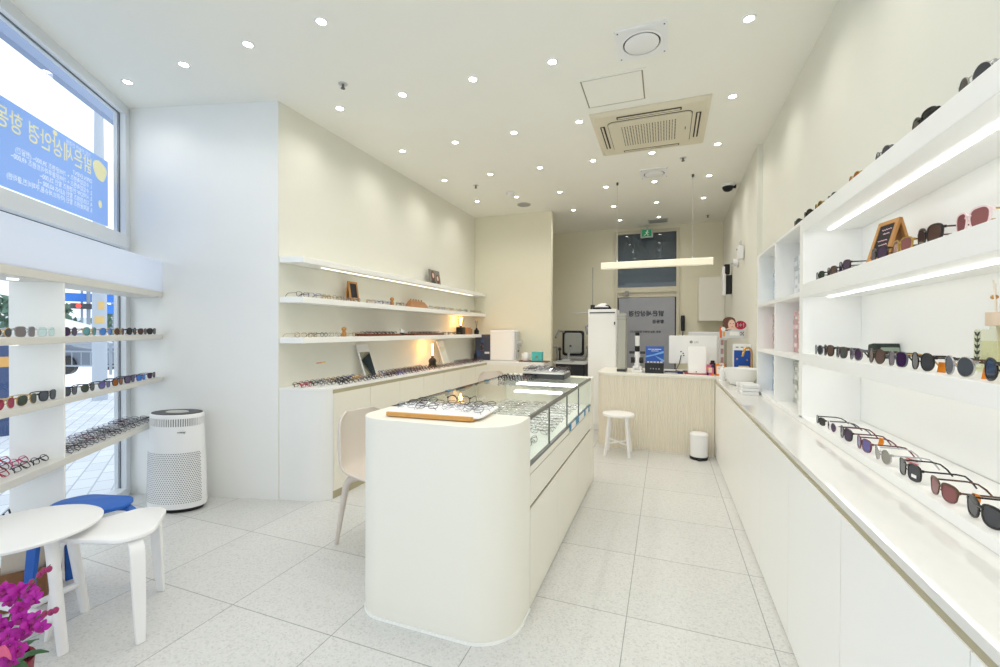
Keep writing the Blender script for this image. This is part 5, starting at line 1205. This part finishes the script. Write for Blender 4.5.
# standing mirrors on the cabinet
for y, lab in ((3.57, 'slim white-topped table mirror leaning on the long left cabinet, nearer the rounded end'), (5.17, 'slim white-topped table mirror leaning beside the tube lamp on the long left cabinet')):
    o = empty('table_mirror', (-2.70, y, .8823), RL, lab, 'mirror')
    b = basis((0, 0, 0), (1, 0, 0), (0, .115, .315)); m = MB(); m.x = b
    m.prism(rrect(-.085, 0, .085, .335, .006), -.012, 0); m.obj('frame', WPLAS, o, smooth=0)
    m = MB(); m.x = b; m.box((-.078, .008, 0), (.078, .255, .0015)); m.obj('mirror_glass', MIRROR, o, smooth=0)
    m = MB(); m.x = b; m.box((-.078, .258, 0), (.078, .328, .0012)); m.obj('top_strip', SLEEVE, o, smooth=0)
    MB().tube([(0, .085, .2), (0, .13, .004)], .005, 6).obj('stay', LGREY, o)
# slips on the wall above the cabinet
o = empty('wall_sticker', (XL+.0005, 3.05, 1.045), RL, 'tiny red and yellow sticker on the left wall above the cabinet', 'sticker')
m = MB(); m.box((-.06, -.002, .0), (.0, 0, .010)); m.obj('red_half', mat('sticker_red', (220, 140, 130), .6), o, smooth=0); m = MB(); m.box((.0, -.002, .003), (.05, 0, .014)); m.obj('yellow_half', mat('sticker_yellow', (228, 206, 110), .6), o, smooth=0)
# poster box, white edging cabinet, tray, cups
o = empty('poster_box', (-2.64, 6.20, .8823), 0, 'dark slate display board with a pink numeral behind the long cabinet end', 'display board')
box((-.12, 0, 0), (.14, .03, .395)).obj('panel', SLATE, o, smooth=0); text('2', .13, mat('numeral_pink', (206, 150, 156), .5), o, basis((-.005, -.001, .15), (1, 0, 0), (0, 0, 1)), weight=.003)
m = MB(); m.box((-.09, -.002, .06), (-.03, 0, .14)); m.box((-.02, -.002, .27), (.03, 0, .31)); m.obj('blue_patches', mat('patch_blue', (70, 96, 140), .5), o, smooth=0); box((.04, -.002, .10), (.12, 0, .13)).obj('white_strip', SLEEVE, o, smooth=0)
o = empty('small_bottle', (-2.72, 6.12, .8823), 0, 'small dark bottle in front of the slate display board', 'bottle')
MB().lathe([(.018, 0), (.02, .01), (.02, .09), (.008, .11), (.008, .13)], 14).obj('body', BLACK, o); MB().lathe([(.01, .13), (.01, .15)], 12).obj('cap', DGREY, o)
o = empty('edging_machine', (-2.28, 6.21, .8823), 0, 'white boxy lens machine with side knobs standing against the partition wall', 'machine')
box((-.19, -.11, .0), (.19, .12, .464)).obj('body', WPLAS, o, bevel=.01); box((-.17, -.114, .02), (.17, -.108, .445)).obj('door', WHITE, o, bevel=.003); box((.19, -.06, .02), (.215, .10, .44)).obj('side_panel', LGREY, o, bevel=.006); MB().cyl((.215, .0, .27), (.26, .0, .27), .03, n=16).cyl((.26, 0, .27), (.275, 0, .27), .045, n=18).obj('side_knob', LGREY, o); MB().cyl((.215, .0, .15), (.23, .0, .15), .012, n=12).obj('button', DGREY, o); box((-.18, -.13, 0), (.25, -.11, .018)).obj('drip_tray', LGREY, o)
o = empty('walnut_board', (-1.86, 6.17, .8823), 0, 'flat walnut serving board under the kettle and the turquoise tin', 'board')
MB().prism(rrect(-.15, -.10, .28, .10, .02), 0, .014).obj('board', WALNUT, o, bevel=.003)
o = empty('white_kettle', (-1.93, 6.18, .8967), 0, 'small white kettle next to the turquoise tin', 'kettle')
MB().lathe([(.05, 0), (.053, .01), (.045, .10), (.035, .115), (1e-6, .12)], 20).obj('body', WPLAS, o); MB().tube([(.04, 0, .10), (.075, 0, .11), (.08, 0, .08), (.05, 0, .03)], .008, 8).obj('handle', WPLAS, o); MB().tube([(-.04, 0, .06), (-.07, 0, .105)], [.014, .009], 8).obj('spout', WPLAS, o)
o = empty('turquoise_tin', (-1.745, 6.16, .8967), 0, 'turquoise tin box on the walnut board by the partition wall', 'tin')
MB().prism(rrect(-.075, -.05, .075, .05, .012), 0, .118).obj('body', TURQ, o, bevel=.004); MB().prism(rrect(-.077, -.052, .077, .052, .012), .118, .135).obj('lid', TURQ, o, bevel=.003); MB().cyl((0, -.051, .06), (0, -.0495, .06), .022, n=18).obj('round_mark', mat('tin_mark', (120, 140, 110), .5), o)

# ------------------------------------------------------------------ chairs
def shell_chair(loc, rz, lab):
    o = empty('shell_chair', loc, rz, lab, 'chair', 'beige shell chairs at the showcase')
    prof = [(.215, .415, .17, .0), (.20, .435, .205, .005), (.10, .445, .225, .02), (-.02, .438, .232, .035), (-.12, .442, .232, .06), (-.18, .475, .228, .085), (-.212, .54, .222, .095), (-.232, .64, .212, .09), (-.245, .74, .192, .075), (-.25, .79, .16, .06), (-.252, .815, .11, .045)]
    n = 13; grid = []
    for i, (x, z, hw, cl) in enumerate(prof):
        a = prof[max(0, i-1)]; b = prof[min(len(prof)-1, i+1)]; d = Vector((b[0]-a[0], 0, b[1]-a[1])).normalized(); nn = Vector((d.z, 0, -d.x))   # towards the sitter
        if nn.z < 0 and i < 4: nn = -nn
        if i >= 4 and nn.x < 0: nn = -nn
        row = []
        for k in range(n):
            v = -1+2*k/(n-1); row.append(Vector((x, hw*math.sin(v*PI/2)*1.0, z)) + nn*cl*abs(v)**2.6)
        grid.append(row)
    mb = MB(); fs = []
    for i in range(len(grid)-1):
        for k in range(n-1): fs.append((i*n+k, i*n+k+1, (i+1)*n+k+1, (i+1)*n+k))
    mb.add([p for r in grid for p in r], fs); s_ = mb.obj('shell', BEIGECH, o, smooth=80)
    sd = s_.modifiers.new('solid', 'SOLIDIFY'); sd.thickness = .012; sd.offset = 0; ss = s_.modifiers.new('sub', 'SUBSURF'); ss.levels = 1; ss.render_levels = 2
    for sx, sy in ((-1, -1), (1, -1), (1, 1), (-1, 1)):
        MB().tube([(sx*.09, sy*.10, .425), (sx*.135, sy*.15, .405), (sx*.155, sy*.16, .37), (sx*.21, sy*.19, 0)], [.022, .024, .021, .012], 12).obj('leg', BEIGECH, o)
    m = MB(); m.tube([(-.1, -.11, .41), (-.1, .11, .41)], .016, 8); m.tube([(.1, -.11, .41), (.1, .11, .41)], .016, 8); m.obj('under_frame', BEIGECH, o)
    return o
ch = shell_chair((-1.676, 2.334, 0), -.2, 'beige shell chair tucked in at the near left side of the showcase')
c2 = copy_tree(ch); c2.location = (-1.93, 5.05, 0); c2.rotation_euler = (0, 0, -.75); tag(c2, 'beige shell chair further back, between the showcase and the partition wall')

# ------------------------------------------------------------------ air purifier
pu = empty('air_purifier', K - D2*.675 + N2*.205, math.atan2(.26, .966), 'white oval air purifier tower with a dark top against the corner wall', 'air purifier')
def el(rx, ry, z, n=48): return [(rx*math.cos(2*PI*k/n), ry*math.sin(2*PI*k/n), z) for k in range(n)]
MB().slabs([el(.19, .115, 0), el(.20, .125, .03)]).obj('base', BLACK, pu)
MB().slabs([el(.214, .138, .03), el(.217, .14, .06), el(.213, .137, .2), el(.203, .132, .45), el(.194, .127, .62)]).obj('body', WPLAS, pu, smooth=60)
MB().slabs([el(.19, .124, .62), el(.188, .122, .675)]).obj('outlet_core', GREY, pu, smooth=60)
m = MB()
for k in range(72):
    a = 2*PI*k/72; x, y = .191*math.cos(a), .125*math.sin(a); m.x = Matrix.Translation((x, y, 0)) @ Matrix.Rotation(math.atan2(y/.125**2, x/.191**2), 4, 'Z'); m.box((-.004, -.003, .62), (.003, .003, .675))
m.obj('outlet_vanes', WPLAS, pu)
MB().slabs([el(.195, .127, .675), el(.195, .127, .695), el(.188, .121, .705)]).obj('top_ring', WPLAS, pu, smooth=50)
MB().slabs([el(.185, .118, .7052), el(.183, .116, .709)]).obj('dark_top', BLACK, pu); MB().slabs([el(.085, .05, .709), el(.08, .046, .713)]).obj('control_oval', LGREY, pu)
m = MB()
for r_i in range(27):
    z = .075+.0135*r_i; f_ = (.45-z)/.45
    for k in range(36):
        a = -PI+.12+(PI-.24)*(k+.5*(r_i % 2))/36; rx = .203+.0145*max(0, f_)**.8; ry = .132+.0085*max(0, f_)**.8
        p = Vector((rx*math.cos(a), ry*math.sin(a), z)); nrm = Vector((p.x/rx**2, p.y/ry**2, 0)).normalized(); tng = Vector((-nrm.y, nrm.x, 0)); p += nrm*.0015
        m.add([p+tng*.0040*math.cos(q)+Vector((0, 0, .0042*math.sin(q))) for q in [PI*j/3 for j in range(6)]], [(0, 1, 2, 3, 4, 5)])
m.obj('perforations', mat('perforation_grey', (104, 106, 112), .6), pu, smooth=0)
text('coway', .022, GREY, pu, basis((.125, -.104, .575), (1, .22, 0), (0, .03, 1)), depth=.003)

# ------------------------------------------------------------------ coffee table and stools by the window
pu.scale = (1, 1, 1.015)
tb = empty('coffee_table', (-2.545, 1.012, 0), math.atan2(.61, -.793)-PI/2, 'round white wooden coffee table with crossed stretchers by the window', 'table')
MB().lathe([(.232, .476), (.254, .484), (.256, .494), (.248, .499), (.234, .4995), (.230, .5005), (1e-6, .501)], 56).obj('table_top', WWOOD, tb)
m = MB()
for sx, sy in ((-1, -1), (1, -1), (1, 1), (-1, 1)):
    MB().tube([(sx*.115, sy*.115, .476), (sx*.162, sy*.162, 0)], [.022, .018], 14).obj('leg', WWOOD, tb)
for s in (1, -1): MB().tube([(-.147, -.147*s, .145), (.147, .147*s, .145)], .013, 8, ry=.016).obj('stretcher', WWOOD, tb)
def kyrre(c, a0, m_, lab, angs):
    o = empty('three_legged_stool', c, 0, lab, 'stool')
    pts = []
    for c_ in range(3):
        for k in range(16):
            a = a0+c_*2*PI/3-PI/3+2*PI/3*k/15; q = .095+.006*abs(math.sin(1.5*(a-a0-c_*2*PI/3))); pts.append((.104*math.cos(a0+c_*2*PI/3)+q*math.cos(a), .104*math.sin(a0+c_*2*PI/3)+q*math.sin(a)))
    MB().slabs([[(x*.97, y*.97, .430) for x, y in pts], [(x, y, .434) for x, y in pts], [(x, y, .446) for x, y in pts], [(x*.98, y*.98, .450) for x, y in pts]]).obj('seat', m_, o, smooth=50)
    for a in angs:
        d = Vector((math.cos(a), math.sin(a), 0)); u = Vector((-d.y, d.x, 0)); z = Vector((0, 0, 1))
        path = [(.05, .421, .026), (.15, .421, .027), (.182, .414, .027), (.200, .396, .027), (.207, .37, .027), (.218, .25, .025), (.231, .1, .021), (.242, 0, .017)]
        rows = []
        for i, (r, h_, w_) in enumerate(path):
            A = path[max(0, i-1)]; B = path[min(len(path)-1, i+1)]; tg = (d*(B[0]-A[0])+z*(B[1]-A[1])).normalized(); nr = u.cross(tg)
            th = .009 if i < 7 else .007; p = d*r+z*h_
            if i == 0: nr = -z if nr.z < 0 else z
            rows.append([p+u*w_+nr*th, p-u*w_+nr*th, p-u*w_-nr*th, p+u*w_-nr*th])
        MB().slabs(rows).obj('leg', m_, o, bevel=.003, smooth=35)
    return o
kyrre((-2.325, 1.247, 0), math.atan2(-.053, .243), WWOOD, 'white three-legged bentwood stool tucked half under the round coffee table', [math.atan2(-.053, .243), math.atan2(.234, -.089), math.atan2(-.181, -.156)])
kyrre((-2.74, 1.308, 0), math.atan2(.172, .174), BLUEW, 'blue three-legged bentwood stool behind the white stool and table', [math.atan2(.172, .174), math.atan2(.055, -.225), math.atan2(-.235, .06)])
o = empty('wooden_crate', (-2.98, 1.20, 0), -.62, 'low brown wooden crate on the floor behind the coffee table', 'crate')
box((-.13, -.1, 0), (.13, .1, .012)).obj('bottom', mat('crate_brown', (138, 96, 62), .6, noise=.15), o); box((-.13, -.1, .012), (.13, -.088, .16)).obj('side', mat('crate_brown', (138, 96, 62), .6, noise=.15), o); box((-.13, .088, .012), (.13, .1, .16)).obj('side', mat('crate_brown', (138, 96, 62), .6, noise=.15), o); box((-.13, -.088, .012), (-.118, .088, .18)).obj('end', mat('crate_brown', (138, 96, 62), .6, noise=.15), o); box((.118, -.088, .012), (.13, .088, .18)).obj('end', mat('crate_brown', (138, 96, 62), .6, noise=.15), o)
o = empty('paper_bag', (-2.98, 1.20, .013), -.62, 'beige paper bag standing in the low wooden crate', 'bag')
MB().slabs([[(-.10, -.07, 0), (.10, -.07, 0), (.10, .07, 0), (-.10, .07, 0)], [(-.105, -.055, .36), (.105, -.055, .36), (.105, .055, .36), (-.105, .055, .36)]]).obj('body', mat('bag_beige', (214, 202, 184), .8, noise=.04), o, smooth=0); MB().tube([(-.04, -.056, .35), (-.035, -.07, .43), (.035, -.07, .43), (.04, -.056, .35)], .004, 6).obj('handle', FDK, o)

# ------------------------------------------------------------------ orchid at the bottom left
orc = empty('potted_orchid', (-2.115, .765, 0), 0, 'magenta orchid in a dark red wrapped pot at the lower left corner', 'potted plant')
MB().lathe([(.075, 0), (.085, .02), (.098, .17), (.102, .20), (.092, .2), (.088, .17), (1e-6, .165)], 28).obj('pot', mat('pot_burgundy', (128, 24, 52), .5), orc)
LEAFM = mat('orchid_leaf', (48, 92, 44), .4); STEMM = mat('orchid_stem', (92, 98, 52), .5); PETM = mat('orchid_magenta', (172, 18, 152), .5, noise=.18, nscale=60); LIPM = mat('orchid_lip', (140, 12, 110), .5); BUDM = mat('orchid_bud', (150, 40, 96), .5)
for k in range(9):
    a = k*2.4; L = R.uniform(.08, .13); d = Vector((math.cos(a), math.sin(a), 0)); u = Vector((-d.y, d.x, 0)); rows = []
    for i in range(6):
        f_ = i/5; p = d*(.02+L*f_)+Vector((0, 0, .17+.13*f_-.10*f_*f_)); w_ = .022*math.sin(PI*(.15+.8*f_)); rows.append([p+u*w_, p+Vector((0, 0, -.003)), p-u*w_, p+Vector((0, 0, .0015))])
    MB().slabs(rows).obj('leaf', LEAFM, orc, smooth=60)
vdir = Vector((-.937, .35, 0)); rt = Vector((.935, .354, 0))     # along the view, picture right
stems = [[(0, 0, .17), (.03, 0, .30), (.07, .01, .40), (.125, .02, .475), (.165, .02, .515)], [(.02, .01, .17), (.06, .0, .25), (.10, .0, .31), (.15, 0, .355), (.20, .0, .375)], [(-.03, 0, .17), (-.02, .02, .32), (.0, .02, .42), (.02, .02, .46)], [(.0, -.03, .17), (.05, -.03, .24), (.09, -.03, .265), (.12, -.03, .27)], [(-.05, 0, .17), (-.07, 0, .32), (-.05, 0, .42)], [(0, -.04, .17), (.01, -.05, .27), (.03, -.05, .34)]]
def P3(p): p = (p[0]*1.06+.003, p[1], p[2]+(.022 if p[2] > .2 else 0)); return rt*p[0] + Vector((-.35, .93, 0))*p[1] + Vector((0, 0, p[2]))
for s in stems: MB().tube([P3(p) for p in s], [.0035]+[.0028]*(len(s)-2)+[.0015], 7).obj('stem', STEMM, orc)
def flower_meshes():
    pet = MB(); 
    for k, (a, L, w_) in enumerate(((PI/2, .030, .012), (PI/2+1.15, .031, .016), (PI/2-1.15, .031, .016), (-PI/2+.55, .027, .010), (-PI/2-.55, .027, .010))):
        d = Vector((math.cos(a), math.sin(a), 0)); u = Vector((-d.y, d.x, 0)); rows = []
        for i in range(6):
            f_ = i/5; p = d*(.002+L*f_)+Vector((0, 0, .010*f_*(1-f_)*2-.006*f_*f_)); ww = w_*(math.sin(PI*(.1+.82*f_)))**.8
            rows.append([p+u*ww+Vector((0, 0, .003)), p, p-u*ww+Vector((0, 0, .003)), p-Vector((0, 0, .0012))])
        pet.slabs(rows)
    lip = MB().slabs([[(.004, -.002, .004), (-.004, -.002, .004), (-.003, -.005, .001), (.003, -.005, .001)], [(.009, -.012, .011), (-.009, -.012, .011), (-.008, -.014, .007), (.008, -.014, .007)], [(.005, -.021, .008), (-.005, -.021, .008), (-.005, -.021, .005), (.005, -.021, .005)]]); lip.ball((0, 0, .006), .0035, n=8, m=5)
    return pet.mesh('flower', PETM, smooth=60), lip.mesh('flower_lip', LIPM, smooth=60)
fm_, lpm = flower_meshes()
fl_spots = [(.035, .0, .44), (.075, .01, .43), (.055, .0, .405), (.10, .015, .425), (.12, .01, .405), (.085, .0, .38), (.065, .02, .36), (.135, .0, .345), (.155, .0, .315), (.12, .0, .32), (.10, .0, .295), (.02, .0, .33), (.045, -.01, .32), (.07, -.02, .30), (.03, -.02, .285), (.05, -.03, .265), (.085, -.03, .275), (.11, -.03, .255), (.0, .0, .40), (-.02, .01, .43), (-.01, -.01, .365), (.06, -.03, .215), (.085, -.03, .225), (.04, -.03, .20), (.015, -.03, .235), (-.03, 0, .30), (.0, -.03, .26), (-.04, .0, .35), (.02, -.03, .18), (.09, .0, .345)]
for (x, y, z) in fl_spots:
    f_ = bpy.data.objects.new('flower', fm_); C.objects.link(f_); f_.parent = orc; f_.location = P3((x, y, z))
    tgt = (Vector((.90, -.42, 0))+Vector((R.uniform(-.6, .6), R.uniform(-.6, .6), R.uniform(-.2, .55)))).normalized()
    f_.rotation_euler = (tgt.to_track_quat('Z', 'Y').to_matrix() @ Matrix.Rotation(R.uniform(-.5, .5), 3, 'Z')).to_euler(); s_ = R.uniform(.72, .92); f_.scale = (s_, s_, s_)
    l_ = bpy.data.objects.new('flower_lip', lpm); C.objects.link(l_); l_.parent = f_
for (x, y, z) in ((.105, .02, .455), (.13, .02, .48), (.16, .02, .50), (.165, .0, .36), (.185, .0, .365), (.20, .0, .372), (.145, .02, .495)): MB().ball(P3((x, y, z)), .009, sz=1.2, n=10, m=7).obj('bud', BUDM, orc)
rb = MB()
for sx in (-1, 1):
    rows = []
    for f_ in [i/5 for i in range(6)]:
        x_ = .075+sx*(.004+.05*f_); zc = .25+.035*math.sin(PI*f_*.9); hw = .018*math.sin(PI*(.15+.75*f_))
        rows.append([P3((x_, -.07, zc-hw)), P3((x_, -.07, zc+hw)), P3((x_, -.066, zc+hw)), P3((x_, -.066, zc-hw))])
    rb.slabs(rows)
rb.ball(P3((.075, -.068, .25)), .014, n=10, m=7); rb.obj('ribbon_bow', mat('ribbon_pink', (214, 92, 130), .4), orc, smooth=60)

# ------------------------------------------------------------------ light, world, camera
w = bpy.data.worlds.new('world'); sc.world = w; w.use_nodes = True
bg = w.node_tree.nodes['Background']; bg.inputs[0].default_value = (.86, .93, 1.0, 1); bg.inputs[1].default_value = 1.6
vs = sc.view_settings; vs.view_transform = 'Standard'; vs.look = 'None'; vs.exposure = -.06; vs.gamma = 1
try: vs.use_curve_mapping = False
except Exception: pass
sc.cycles.max_bounces = 10; sc.cycles.diffuse_bounces = 6; sc.cycles.glossy_bounces = 4; sc.cycles.transparent_max_bounces = 16; sc.cycles.transmission_bounces = 6; sc.cycles.caustics_reflective = False; sc.cycles.caustics_refractive = False; sc.cycles.sample_clamp_indirect = 6
cam = bpy.data.cameras.new('camera'); co = bpy.data.objects.new('camera', cam); C.objects.link(co); sc.camera = co
cam.sensor_width = 36; cam.lens = 437.14/1000*36; cam.clip_start = .05; cam.clip_end = 200
yaw, pit, rol = .3619, -.0072, .0034
fwd0 = Vector((-math.sin(yaw), math.cos(yaw), 0)); Rt = Vector((math.cos(yaw), math.sin(yaw), 0)); Z = Vector((0, 0, 1))
fwd = fwd0*math.cos(pit)+Z*math.sin(pit); Up = Z*math.cos(pit)-fwd0*math.sin(pit)
R2 = Rt*math.cos(rol)+Up*math.sin(rol); U2 = Up*math.cos(rol)-Rt*math.sin(rol)
Mx = Matrix.Identity(4)
for i in range(3): Mx[i][0] = R2[i]; Mx[i][1] = U2[i]; Mx[i][2] = -fwd[i]
Mx[2][3] = 1.3409
co.matrix_world = Mx
